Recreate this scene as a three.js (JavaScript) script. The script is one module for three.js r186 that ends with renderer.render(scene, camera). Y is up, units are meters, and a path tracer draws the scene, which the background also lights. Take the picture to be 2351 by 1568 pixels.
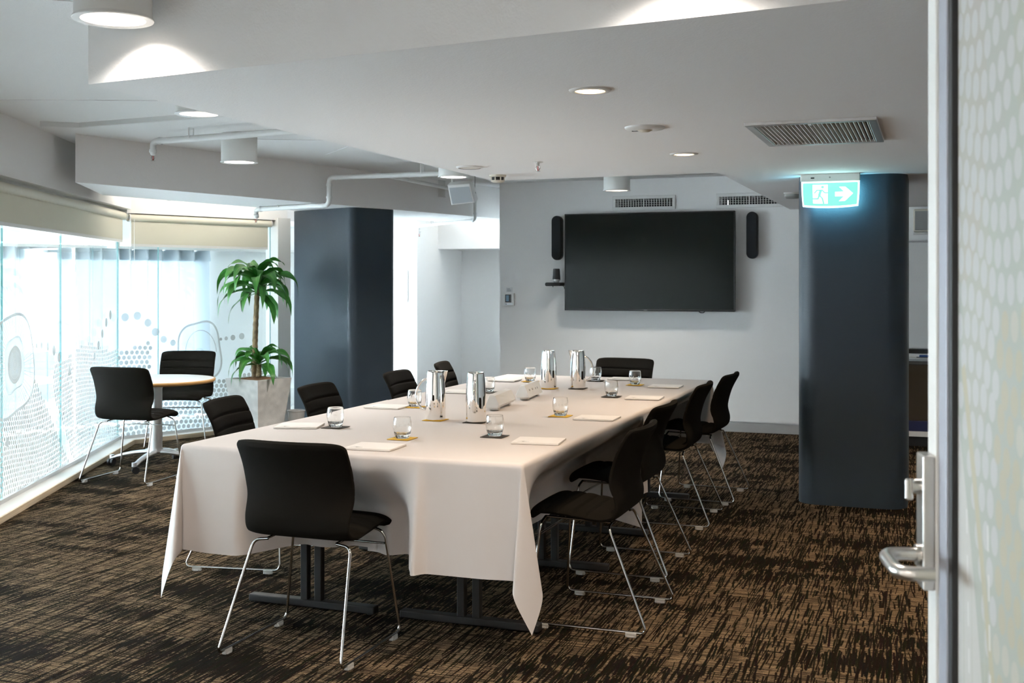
import * as THREE from 'three';
import { mergeGeometries } from 'three/addons/utils/BufferGeometryUtils.js';
import { RoundedBoxGeometry } from 'three/addons/geometries/RoundedBoxGeometry.js';
import { RectAreaLightUniformsLib } from 'three/addons/lights/RectAreaLightUniformsLib.js';

// ---------------------------------------------------------------- camera, sky, exposure
// plan axes: u runs right along the back wall (world x), w runs into the room (world -z)
const scene = new THREE.Scene();
const W0 = 2351, H0 = 1568, FPX = 2630, YAW = THREE.MathUtils.degToRad(20.1);
const camera = new THREE.PerspectiveCamera(2 * Math.atan(H0 / 2 / FPX) * 180 / Math.PI, W0 / H0, 0.05, 100);
camera.position.set(0, 1.42, 0);
camera.rotation.y = YAW;
camera.setViewOffset(W0, H0, 0, 136, W0, H0);          // level camera, lens shifted so that the horizon lies above the middle
camera.focus = 5.2;
camera.userData.fStop = 8;
const renderer = new THREE.WebGLRenderer({ antialias: true });
renderer.toneMapping = THREE.LinearToneMapping;
renderer.toneMappingExposure = 2.9;
renderer.shadowMap.enabled = true;
RectAreaLightUniformsLib.init();
const SKY = new THREE.Color().setRGB(0.80, 0.905, 1.0);
scene.background = SKY;
scene.backgroundIntensity = 10.5;
const WARM = new THREE.Color().setRGB(1.0, 0.76, 0.52);
const WHITE_LAMP = new THREE.Color().setRGB(1.0, 0.92, 0.83);

// ---------------------------------------------------------------- helpers
const R = (d) => THREE.MathUtils.degToRad(d);
const V = (u, h, w) => new THREE.Vector3(u, h, -w);
let seed = 7;
const rnd = () => { seed = (seed * 1664525 + 1013904223) >>> 0; return seed / 4294967296; };
const taken = {};
const numbered = (n) => { const k = taken[n] = (taken[n] ?? -1) + 1; return k ? `${n}_${String(k).padStart(3, '0')}` : n; };
const smooth = (a, b, x) => { const t = Math.min(1, Math.max(0, (x - a) / (b - a))); return t * t * (3 - 2 * t); };
function clean(g) {
  const n = g.index ? g.toNonIndexed() : g;
  for (const k of Object.keys(n.attributes)) if (!['position', 'normal', 'uv'].includes(k)) n.deleteAttribute(k);
  if (!n.attributes.uv) n.setAttribute('uv', new THREE.Float32BufferAttribute(new Float32Array(n.attributes.position.count * 2), 2));
  return n;
}
const merge = (list) => (list.length === 1 ? list[0] : mergeGeometries(list.map(clean)));
function mesh(name, geo, mat, parent) {
  const m = new THREE.Mesh(Array.isArray(geo) ? merge(geo) : geo, mat);
  m.name = parent ? name : numbered(name);
  m.castShadow = m.receiveShadow = true;
  (parent || scene).add(m);
  return m;
}
const part = (name, geo, mat, parent, label) => { const m = mesh(name, geo, mat, parent); if (label) m.userData.label = label; return m; };
function tag(o, label, category, group) { Object.assign(o.userData, { label, category }); if (group) o.userData.group = group; return o; }
function thing(name, label, category, u = 0, h = 0, w = 0, turn = 0, group) {
  const o = new THREE.Group(); o.name = numbered(name); scene.add(o);
  o.position.set(u, h, -w); o.rotation.y = turn;
  return tag(o, label, category, group);
}
function struct(name, geo, mat, label) { const m = mesh(name, geo, mat); m.userData.kind = 'structure'; if (label) m.userData.label = label; return m; }
function structGroup(name, label) { const o = new THREE.Group(); o.name = numbered(name); o.userData.kind = 'structure'; o.userData.label = label; scene.add(o); return o; }
function copyOf(o, label, u, h, w, turn) { const c = o.clone(); c.name = numbered(o.name.replace(/_\d{3}$/, '')); c.userData = { ...o.userData, label }; c.position.set(u, h, -w); c.rotation.y = turn; scene.add(c); return c; }
const box = (x, y, z, sx, sy, sz) => new THREE.BoxGeometry(sx, sy, sz).translate(x, y, z);
const rbox = (x, y, z, sx, sy, sz, r = 0.004, n = 2) => new RoundedBoxGeometry(sx, sy, sz, n, Math.min(r, sx / 2.01, sy / 2.01, sz / 2.01)).translate(x, y, z);
const cyl = (x, y, z, r0, r1, h, n = 32, open = false) => new THREE.CylinderGeometry(r1, r0, h, n, 1, open).translate(x, y, z);
const lathe = (pts, n = 48) => new THREE.LatheGeometry(pts.map((p) => new THREE.Vector2(p[0], p[1])), n);
function prism(poly, y0, y1, holes = []) {                            // plan polygon [[u, w], ...] raised from y0 to y1
  const s = new THREE.Shape(poly.map((p) => new THREE.Vector2(p[0], p[1])));
  for (const h of holes) s.holes.push(new THREE.Path(h.map((p) => new THREE.Vector2(p[0], p[1]))));
  return new THREE.ExtrudeGeometry(s, { depth: y1 - y0, bevelEnabled: false, steps: 1 }).rotateX(-Math.PI / 2).translate(0, y0, 0);
}
function slab(p, q, y0, y1, t) {                          // upright slab along plan line p-q, thickness t to its left (negative: right)
  const dx = q[0] - p[0], dy = q[1] - p[1], l = Math.hypot(dx, dy), nx = -dy / l * t, ny = dx / l * t;
  return prism([p, q, [q[0] + nx, q[1] + ny], [p[0] + nx, p[1] + ny]], y0, y1);
}
function rod(points, r, seg = 8, rad = 0.03, closed = false) {   // tube along a polyline with rounded corners
  const P = points.map((p) => (p.isVector3 ? p : new THREE.Vector3(...p))), path = new THREE.CurvePath(), n = P.length;
  const cut = (a, b, d) => a.clone().add(b.clone().sub(a).setLength(Math.min(d, a.distanceTo(b) * 0.48)));
  let at = closed ? cut(P[0], P[1], rad) : P[0];
  const last = closed ? n : n - 2;
  for (let i = 1; i <= last; i++) {
    const c = P[i % n], e0 = cut(c, P[(i - 1) % n], rad), e1 = cut(c, P[(i + 1) % n], rad);
    path.add(new THREE.LineCurve3(at, e0)); path.add(new THREE.QuadraticBezierCurve3(e0, c, e1)); at = e1;
  }
  if (!closed) path.add(new THREE.LineCurve3(at, P[n - 1]));
  // sample the straight pieces by their ends only
  const pts = [];
  for (const c of path.curves) { const k = c.isLineCurve3 ? 1 : 6; for (let i = 0; i < k; i++) pts.push(c.getPoint(i / k)); }
  if (!closed) pts.push(P[n - 1].clone());
  const line = new THREE.CurvePath();
  for (let i = 0; i < pts.length - (closed ? 0 : 1); i++) line.add(new THREE.LineCurve3(pts[i], pts[(i + 1) % pts.length]));
  return sweep(pts, r, seg, closed);
}
function sweep(pts, r, seg, closed) {                     // round tube through exactly these points
  const n = pts.length, pos = [], nor = [], idx = [], uv = [];
  let up = new THREE.Vector3(0, 1, 0);
  for (let i = 0; i < n; i++) {
    const a = pts[closed ? (i - 1 + n) % n : Math.max(0, i - 1)], b = pts[closed ? (i + 1) % n : Math.min(n - 1, i + 1)];
    const t = b.clone().sub(a).normalize();
    if (i === 0 && Math.abs(t.y) > 0.9) up.set(1, 0, 0);
    up.addScaledVector(t, -up.dot(t)).normalize();
    const side = t.clone().cross(up);
    for (let k = 0; k <= seg; k++) {
      const f = k / seg * Math.PI * 2, d = up.clone().multiplyScalar(Math.cos(f)).addScaledVector(side, Math.sin(f));
      nor.push(d.x, d.y, d.z); pos.push(pts[i].x + d.x * r, pts[i].y + d.y * r, pts[i].z + d.z * r); uv.push(k / seg, i / n);
    }
  }
  const m = seg + 1;
  for (let i = 0; i < n - (closed ? 0 : 1); i++) for (let k = 0; k < seg; k++) {
    const a = i * m + k, b = ((i + 1) % n) * m + k;
    idx.push(a, a + 1, b, b, a + 1, b + 1);
  }
  const g = new THREE.BufferGeometry();
  g.setAttribute('position', new THREE.Float32BufferAttribute(pos, 3)); g.setAttribute('normal', new THREE.Float32BufferAttribute(nor, 3));
  g.setAttribute('uv', new THREE.Float32BufferAttribute(uv, 2)); g.setIndex(idx);
  return g;
}
function grid(nx, ny, f, closedX = false) {               // surface from f(i / nx, j / ny) -> [x, y, z]
  const pos = [], uv = [], idx = [];
  for (let j = 0; j <= ny; j++) for (let i = 0; i <= nx; i++) { pos.push(...f(i / nx, j / ny)); uv.push(i / nx, j / ny); }
  for (let j = 0; j < ny; j++) for (let i = 0; i < nx; i++) { const a = j * (nx + 1) + i, b = a + nx + 1; idx.push(a, a + 1, b, b, a + 1, b + 1); }
  const g = new THREE.BufferGeometry();
  g.setAttribute('position', new THREE.Float32BufferAttribute(pos, 3)); g.setAttribute('uv', new THREE.Float32BufferAttribute(uv, 2)); g.setIndex(idx);
  g.computeVertexNormals();
  return g;
}
// ---------------------------------------------------------------- textures
function hash(x, y, s) { let h = (x * 374761393 + y * 668265263 + s * 974711) | 0; h = Math.imul(h ^ (h >>> 13), 1274126177); return ((h ^ (h >>> 16)) >>> 0) / 4294967296; }
function noise(x, y, px, py, s) {                         // periodic value noise
  const xi = Math.floor(x), yi = Math.floor(y), fx = x - xi, fy = y - yi, a = fx * fx * (3 - 2 * fx), b = fy * fy * (3 - 2 * fy);
  const m = (i, n) => ((i % n) + n) % n, x0 = m(xi, px), x1 = m(xi + 1, px), y0 = m(yi, py), y1 = m(yi + 1, py);
  const p = hash(x0, y0, s), q = hash(x1, y0, s), r = hash(x0, y1, s), t = hash(x1, y1, s);
  return p + (q - p) * a + (r - p) * b + (p - q - r + t) * a * b;
}
function dataTex(n, m, f, srgb, repeat) {
  const d = new Uint8Array(n * m * 4);
  for (let j = 0; j < m; j++) for (let i = 0; i < n; i++) { const c = f(i / n, j / m, i, j), k = (j * n + i) * 4; for (let e = 0; e < 3; e++) d[k + e] = Math.max(0, Math.min(255, c[e] * 255)); d[k + 3] = 255; }
  const t = new THREE.DataTexture(d, n, m);
  t.magFilter = THREE.LinearFilter; t.minFilter = THREE.LinearFilter; t.wrapS = t.wrapT = THREE.RepeatWrapping;
  if (srgb) t.colorSpace = THREE.SRGBColorSpace;
  if (repeat) t.repeat.set(repeat, repeat);
  t.needsUpdate = true; return t;
}
function canvasTex(w, h, draw, srgb = true) {
  const c = document.createElement('canvas'); c.width = w; c.height = h;
  draw(c.getContext('2d'), w, h);
  const t = new THREE.CanvasTexture(c); if (srgb) t.colorSpace = THREE.SRGBColorSpace;
  return t;
}
const CT = 3.0;                                           // carpet repeat in metres
const carpetTex = (() => {                                // beige pile cut by dark slanted strokes, rows and darker patches
  const N = 2048, k = N / CT;
  const t = canvasTex(N, N, (c) => {
    seed = 99;
    c.fillStyle = '#786650'; c.fillRect(0, 0, N, N); c.lineCap = 'butt';
    const stroke = (x, y, dx, dy, w, col) => { for (const ox of [-N, 0, N]) for (const oy of [-N, 0, N]) { const X = x + ox, Y = y + oy; if (X < -300 || X > N + 300 || Y < -300 || Y > N + 300) continue; c.strokeStyle = col; c.lineWidth = w; c.beginPath(); c.moveTo(X, Y); c.lineTo(X + dx, Y + dy); c.stroke(); } };
    const dark = (a) => `rgba(${20 + 10 * rnd()},${17 + 8 * rnd()},${12 + 7 * rnd()},${a})`;
    for (let i = 0; i < 900; i++) stroke(rnd() * N, rnd() * N, (rnd() - 0.5) * 0.02 * k, (0.05 + 0.12 * rnd()) * k, (0.012 + 0.014 * rnd()) * k, `rgba(70,60,48,${0.25 + 0.2 * rnd()})`);
    for (let i = 0; i < 6800; i++) stroke(rnd() * N, rnd() * N, (rnd() - 0.42) * 0.024 * k, (0.07 + 0.30 * rnd() * rnd()) * k, (0.0030 + 0.0080 * rnd() * rnd()) * k, dark(0.95));
    for (let i = 0; i < 9500; i++) stroke(rnd() * N, rnd() * N, (0.04 + 0.26 * rnd()) * k, (rnd() - 0.5) * 0.003 * k, (0.0014 + 0.0020 * rnd()) * k, dark(0.8));
    for (let p = 0; p < 50; p++) {
      const x = rnd() * N, y = rnd() * N, L = (0.2 + 0.45 * rnd()) * k, D = (0.07 + 0.11 * rnd()) * k, m = Math.round(L / (0.0042 * k));
      for (let i = 0; i < m; i++) stroke(x + L * rnd(), y + (rnd() - 0.5) * D * 0.7, (rnd() - 0.42) * 0.02 * k, D * (0.4 + 0.8 * rnd()), (0.003 + 0.007 * rnd()) * k, dark(0.92));
    }
    const im = c.getImageData(0, 0, N, N), d = im.data;
    for (let i = 0; i < d.length; i += 4) { const f = 0.72 + 0.56 * hash((i >> 2) % N, (i >> 2) / N | 0, 5); d[i] *= f; d[i + 1] *= f; d[i + 2] *= f; }
    c.putImageData(im, 0, 0);
  });
  t.wrapS = t.wrapT = THREE.RepeatWrapping; t.repeat.set(1 / CT, 1 / CT); return t;
})();
const carpetBump = dataTex(512, 512, () => { const h = rnd(); return [h, h, h]; }, false, 1 / 0.6);
const plasterBump = dataTex(512, 512, (a, b) => { const h = 0.5 * noise(a * 180, b * 180, 180, 180, 41) + 0.3 * noise(a * 60, b * 60, 60, 60, 42) + 0.2 * noise(a * 9, b * 9, 9, 9, 43); return [h, h, h]; }, false, 1 / 0.8);
const weaveBump = dataTex(256, 256, (a, b) => { const h = 0.5 + 0.22 * Math.sin(a * Math.PI * 2 * 64) * Math.sin(b * Math.PI * 2 * 64) + 0.25 * (rnd() - 0.5); return [h, h, h]; }, false, 1);
const fabricTex = dataTex(256, 256, (a, b) => { const h = 0.80 + 0.28 * (rnd() - 0.5) + 0.06 * Math.sin(a * 402) * Math.sin(b * 402); return [h, h * 0.99, h * 0.97]; }, true, 1);
const concreteTex = dataTex(512, 512, (a, b) => { const h = 0.84 + 0.09 * (noise(a * 6, b * 6, 6, 6, 51) - 0.5) + 0.09 * (noise(a * 26, b * 26, 26, 26, 52) - 0.5) + 0.05 * (rnd() - 0.5); return [h, h * 0.99, h * 0.965]; }, true, 1);
const barkTex = dataTex(256, 256, (a, b) => { const ring = noise(a * 6, b * 30, 6, 30, 61), f = noise(a * 40, b * 60, 40, 60, 62), h = 0.36 + 0.22 * ring + 0.16 * f; return [h, h * 0.86, h * 0.66]; }, true, 1);
const leafTex = dataTex(128, 256, (a, b) => { const vein = 0.5 + 0.5 * Math.sin(a * 90), mid = Math.exp(-Math.pow((a - 0.5) / 0.035, 2)), n = noise(a * 9, b * 5, 9, 5, 71); return [0.20 + 0.12 * n + 0.10 * mid, 0.45 + 0.10 * n + 0.04 * vein + 0.10 * mid, 0.18 + 0.06 * n + 0.02 * mid]; }, true, 1);
const timberTex = dataTex(256, 256, (a, b) => { const g = noise(a * 3, b * 60, 3, 60, 81), f = noise(a * 8, b * 180, 8, 180, 82), h = 0.80 + 0.12 * (g - 0.5) + 0.1 * (f - 0.5); return [h, h * 0.9, h * 0.76]; }, true, 1);

// ---------------------------------------------------------------- materials
const std = (o) => new THREE.MeshStandardMaterial(o), phy = (o) => new THREE.MeshPhysicalMaterial(o);
const lin = (r, g, b) => new THREE.Color().setRGB(r, g, b);
const M = {
  carpet: phy({ map: carpetTex, specularIntensity: 0.05, roughness: 1, bumpMap: carpetBump, bumpScale: 0.003 }),
  paint: std({ color: lin(0.86, 0.85, 0.84), roughness: 0.8, bumpMap: plasterBump, bumpScale: 0.0006 }),
  soffit: std({ color: lin(0.88, 0.865, 0.855), roughness: 0.85, bumpMap: plasterBump, bumpScale: 0.0008 }),
  upper: std({ color: lin(0.86, 0.855, 0.85), roughness: 0.85, bumpMap: plasterBump, bumpScale: 0.0012 }),
  charcoal: std({ color: lin(0.021, 0.035, 0.049), roughness: 0.48, bumpMap: plasterBump, bumpScale: 0.0006 }),
  whiteMetal: std({ color: lin(0.75, 0.74, 0.71), roughness: 0.4 }),
  whitePlastic: std({ color: lin(0.76, 0.75, 0.73), roughness: 0.35 }),
  creamPlastic: std({ color: lin(0.70, 0.65, 0.55), roughness: 0.4 }),
  pipe: std({ color: lin(0.74, 0.735, 0.72), roughness: 0.45 }),
  chrome: std({ color: lin(0.55, 0.54, 0.52), metalness: 1, roughness: 0.13 }),
  mirror: std({ color: lin(0.86, 0.84, 0.81), metalness: 1, roughness: 0.035 }),
  steel: std({ color: lin(0.62, 0.60, 0.57), metalness: 1, roughness: 0.28 }),
  aluminium: std({ color: lin(0.66, 0.66, 0.66), metalness: 0.85, roughness: 0.38 }),
  black: std({ color: lin(0.012, 0.012, 0.013), roughness: 0.5 }),
  blackGloss: std({ color: lin(0.010, 0.010, 0.010), roughness: 0.3 }),
  screen: phy({ color: lin(0.010, 0.012, 0.010), roughness: 0.14, specularIntensity: 0.4 }),
  speakerCloth: std({ color: lin(0.012, 0.013, 0.015), roughness: 0.9 }),
  legMetal: std({ color: lin(0.018, 0.016, 0.015), roughness: 0.45 }),
  fabric: phy({ specularIntensity: 0.15, color: lin(0.020, 0.0175, 0.0140), map: fabricTex.clone(), roughness: 0.92, bumpMap: weaveBump.clone(), bumpScale: 0.0012 }),
  cloth: std({ color: lin(0.66, 0.605, 0.575), roughness: 0.82, bumpMap: weaveBump.clone(), bumpScale: 0.0003 }),
  blind: phy({ color: lin(0.72, 0.69, 0.58), roughness: 0.9, transmission: 0.12, thickness: 0 }),
  blindTube: std({ color: lin(0.74, 0.71, 0.60), roughness: 0.6 }),
  glass: phy({ color: lin(0.95, 0.985, 0.985), roughness: 0, transmission: 1, thickness: 0, ior: 1.5 }),
  glassEdge: phy({ color: lin(0.25, 0.52, 0.52), roughness: 0.2, transmission: 0.35, thickness: 0 }),
  tumbler: phy({ color: lin(0.98, 0.99, 0.985), roughness: 0, transmission: 1, thickness: 0.01, ior: 1.5 }),
  clearPlastic: phy({ color: lin(0.85, 0.83, 0.80), roughness: 0.25, transmission: 0.6, thickness: 0 }),
  sheer: phy({ color: lin(0.58, 0.64, 0.68), roughness: 1, transmission: 0.10, thickness: 0 }),
  sill: std({ color: lin(0.72, 0.70, 0.66), roughness: 0.5 }),
  timber: std({ map: timberTex, roughness: 0.5 }),
  laminate: std({ color: lin(0.72, 0.71, 0.70), roughness: 0.35 }),
  concrete: std({ map: concreteTex, roughness: 0.75, bumpMap: plasterBump, bumpScale: 0.001 }),
  mulch: std({ color: lin(0.30, 0.16, 0.085), roughness: 1 }),
  bark: std({ map: barkTex, roughness: 0.9 }),
  leaf: phy({ map: leafTex, roughness: 0.38, transmission: 0.22, thickness: 0 }),
  yellow: std({ color: lin(0.72, 0.42, 0.03), roughness: 0.7 }),
  coasterBlack: std({ color: lin(0.045, 0.036, 0.028), roughness: 0.6 }),
  paper: std({ color: lin(0.80, 0.76, 0.72), roughness: 0.8 }),
  outerFloor: std({ color: lin(0.60, 0.61, 0.61), roughness: 0.22 }),
  lens: std({ color: lin(0.9, 0.9, 0.88), emissive: lin(1, 0.90, 0.76), emissiveIntensity: 0.34, roughness: 0.5 }),
  lensWarm: std({ color: lin(0.9, 0.85, 0.75), emissive: lin(1.0, 0.70, 0.36), emissiveIntensity: 5, roughness: 0.5 }),
  reflector: std({ color: lin(0.85, 0.84, 0.80), metalness: 1, roughness: 0.25 }),
  grey: std({ color: lin(0.30, 0.30, 0.29), roughness: 0.5 }),
  dark: std({ color: lin(0.03, 0.03, 0.03), roughness: 0.8 }),
  brown: std({ color: lin(0.045, 0.030, 0.016), roughness: 0.45 }),
  blue: std({ color: lin(0.01, 0.06, 0.24), roughness: 0.5 }),
  navy: std({ color: lin(0.012, 0.016, 0.07), roughness: 0.6 }),
  red: std({ color: lin(0.5, 0.03, 0.02), roughness: 0.3 }),
};
M.fabric.map.repeat.set(8, 8); M.fabric.bumpMap.repeat.set(8, 8); M.cloth.bumpMap.repeat.set(10, 10);

// ---------------------------------------------------------------- the room
const LOW = 2.10, HIGH = 2.43;                            // undersides of the low soffit and of the upper slab
const E0 = [-5.158, 5.308], E1 = [-6.576, 8.298], E2 = [-5.978, 9.754];   // carpet edge along the two glazed walls
const unit = (p, q) => { const l = Math.hypot(q[0] - p[0], q[1] - p[1]); return [(q[0] - p[0]) / l, (q[1] - p[1]) / l]; };
const dA = unit(E0, E1), dB = unit(E1, E2), nA = [-dA[1], dA[0]], nB = [-dB[1], dB[0]];   // outward normals (to the left)
if (nA[0] > 0) { nA[0] *= -1; nA[1] *= -1; } if (nB[0] > 0) { nB[0] *= -1; nB[1] *= -1; }
const along = (p, d, s, n = [0, 0], o = 0) => [p[0] + d[0] * s + n[0] * o, p[1] + d[1] * s + n[1] * o];
function cross(p, d, q, e) { const k = d[0] * e[1] - d[1] * e[0], t = ((q[0] - p[0]) * e[1] - (q[1] - p[1]) * e[0]) / k; return [p[0] + d[0] * t, p[1] + d[1] * t]; }
const corner = (o) => cross(along(E0, dA, 0, nA, o), dA, along(E1, dB, 0, nB, o), dB);
const A_NEAR = -4.2, LB = Math.hypot(E2[0] - E1[0], E2[1] - E1[1]);
const lineA = (s, o = 0) => along(E0, dA, s, nA, o), lineB = (s, o = 0) => along(E1, dB, s, nB, o);

const FOOT = [[-5.0, -3], [3.2, -3], [3.2, 13.9], [-6.1, 13.9], [-6.3, 12.4], lineB(LB + 0.1, 0.2), corner(0.2), lineA(A_NEAR, 0.2), [-3.6, 0.8], [-5.0, 0.8]];
struct('floor', prism(FOOT, -0.12, 0), M.carpet, 'dark brown carpet with broken beige streaks');
struct('ceiling', prism([[-5.2, -3.2], [3.4, -3.2], [3.4, 14.1], [-6.3, 14.1], [-6.5, 12.4], lineB(LB + 0.3, 0.35), corner(0.35), lineA(A_NEAR - 0.1, 0.35), [-5.2, 0.8]], HIGH, HIGH + 0.15), M.upper, 'upper concrete slab painted white');
const upperSlab = scene.children[scene.children.length - 1];
for (const [p, q] of [[[-3.55, 2.9], [-2.2, 3.75]], [[-5.0, 4.9], [-3.3, 5.6]], [[-4.6, 6.9], [-3.2, 7.6]], [[-4.5, 8.0], [-3.4, 6.9]]]) part('formwork_joint', slab(p, q, HIGH - 0.0035, HIGH + 0.01, 0.006), M.upper, upperSlab);
const soffit = struct('ceiling', prism([[-2.72, 3.196], [3.2, 2.44], [3.2, 10.95], [-1.24, 10.95], [-1.24, 7.12], [-2.752, 7.17]], LOW, HIGH, [[[-0.715, 4.965], [-0.715, 5.695], [-0.245, 5.695], [-0.245, 4.965]]]), M.soffit, 'large dropped white plaster bulkhead over the table');
struct('ceiling', prism([corner(0.0), [-5.47, 6.3], [-4.33, 11.46], [-4.16, 12.25], [-5.08, 12.5], [-6.07, 7.30]].slice(1), LOW, HIGH), M.soffit, 'white concrete beam crossing above the dark blue column');
struct('floor', prism([[-5.0, -3], [3.2, -3], [3.2, 0.76], [-5.0, 0.76]], 0, 0.006), M.sill, 'unseen lobby floor added pale to bounce light into the room');  // unseen pale sheet over the carpet, added to bounce light up
// back wall, its return and the niche beside it
const VENTS = [[-2.635, 2.193], [-1.615, 2.200]], VW = 0.566, VH = 0.078, VY0 = 2.196 - VH / 2, VY1 = 2.196 + VH / 2;
const backPieces = [slab([-4.142, 10.985], [3.2, 10.985], 0, 0.10, 0.105), slab([-4.142, 10.95], [3.2, 10.95], 0.10, VY0, 0.14), slab([-4.142, 10.95], [3.2, 10.95], VY1, HIGH, 0.14)];
[[-4.142, VENTS[0][0] - VW / 2], [VENTS[0][0] + VW / 2, VENTS[1][0] - VW / 2], [VENTS[1][0] + VW / 2, 3.2]].forEach(([a, b]) => backPieces.push(slab([a, 10.95], [b, 10.95], VY0, VY1, 0.14)));
struct('wall_back', backPieces, M.paint, 'white wall that carries the television');
struct('wall_niche', [slab([-4.142, 11.09], [-4.142, 13.75], 0, HIGH, -0.14), slab([-5.85, 13.75], [-4.0, 13.75], 0, HIGH, 0.14), slab([-5.73, 12.38], [-5.73, 13.75], 0, HIGH, 0.12), slab([-8.8, 12.38], [-5.851, 12.38], 0, HIGH, 0.12), prism([[-5.73, 13.0], [-4.142, 13.0], [-4.142, 13.75], [-5.73, 13.75]], 1.83, HIGH)], M.paint, 'white walls of the recess left of the television wall');
struct('wall_right', slab([3.2, -3], [3.2, 11.1], 0, HIGH, -0.14), M.paint);
struct('wall_front', [slab([0.24, 0.9], [3.2, 0.9], 0, HIGH, -0.14), slab([-3.6, 0.9], [-2.4, 0.9], 0, HIGH, -0.14), slab([-2.4, 0.9], [0.24, 0.9], 2.15, HIGH, -0.14)], M.paint, 'wall with the doorway the room is seen through');
struct('wall_corridor', [slab([-5.0, -3], [3.2, -3], 0, HIGH, -0.14), slab([-5.0, -3], [-5.0, 0.9], 0, HIGH, 0.14)], M.paint);
struct('baseboard_back', slab([-4.142, 10.942], [3.2, 10.942], 0, 0.086, 0.03), M.aluminium, 'pale metal baseboard under the television wall');
// left: solid wall towards the camera, and the upper wall above the two glazed stretches
const nearA = lineA(A_NEAR, 0.0);
struct('wall_left', slab([-3.36, 0.76], nearA, 0, HIGH, 0.16), M.paint);
struct('wall_left', prism([lineA(A_NEAR, 0.02), corner(0.02), corner(0.30), lineA(A_NEAR, 0.30)], 2.06, HIGH), M.paint, 'white upper wall above the long roller blind');
struct('wall_left', prism([corner(0.06), lineB(LB + 0.12, 0.06), lineB(LB + 0.12, 0.30), corner(0.30)], 2.03, HIGH), M.paint, 'white upper wall above the short roller blind');

// charcoal columns
function roundedRect(hx, hy, r) {
  const s = new THREE.Shape();
  s.moveTo(-hx + r, -hy); s.lineTo(hx - r, -hy); s.absarc(hx - r, -hy + r, r, -Math.PI / 2, 0); s.lineTo(hx, hy - r); s.absarc(hx - r, hy - r, r, 0, Math.PI / 2);
  s.lineTo(-hx + r, hy); s.absarc(-hx + r, hy - r, r, Math.PI / 2, Math.PI); s.lineTo(-hx, -hy + r); s.absarc(-hx + r, -hy + r, r, Math.PI, Math.PI * 1.5);
  return s;
}
const columnGeo = (hx, hy, r, h) => new THREE.ExtrudeGeometry(roundedRect(hx, hy, r), { depth: h, bevelEnabled: false, curveSegments: 24 }).rotateX(-Math.PI / 2);
const colR = struct('column', columnGeo(0.335, 0.34, 0.13, LOW), M.charcoal, 'charcoal column with rounded corners below the exit sign');
colR.position.copy(V(-0.475, 0, 7.87));
const colL = struct('column', columnGeo(0.45, 0.27, 0.07, LOW), M.charcoal, 'dark blue grey column with rounded corners beside the potted plant');
colL.position.copy(V(-5.24, 0, 9.66)); colL.rotation.y = R(-22);

// ---------------------------------------------------------------- glazed walls
const GLASS_O = 0.15, SILL_H = 0.05;
function drawDots(c, X, Y, k, inside, spacing = 0.037, r = 0.0142, fill = '#f0f0f0') {
  c.fillStyle = fill;
  for (let j = 0; j < 60; j++) for (let i = -5; i < 150; i++) {
    const s = (i + (j % 2) * 0.5) * spacing - 1.9, y = j * spacing * 0.88 + 0.02;
    const sx = s + 0.012 * Math.sin(y * 7 + s * 2), yy = y + 0.028 * Math.sin(s * 3.1 + y * 2.2);
    const f = inside(sx, yy); if (f <= 0) continue;
    c.beginPath(); c.arc(X(sx), Y(yy), r * k * (0.75 + 0.3 * f), 0, 7); c.fill();
  }
}
function blob(c, X, Y, cx, cy, rx, ry, ph, amp) {
  c.beginPath();
  for (let i = 0; i <= 120; i++) { const t = i / 120 * Math.PI * 2, q = 1 + amp * Math.cos(4 * t + ph) + amp * 0.5 * Math.sin(3 * t + ph) + amp * 0.4 * Math.cos(2 * t - 1); const x = X(cx + rx * q * Math.cos(t)), y = Y(cy + ry * q * Math.sin(t)); i ? c.lineTo(x, y) : c.moveTo(x, y); }
}
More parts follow.
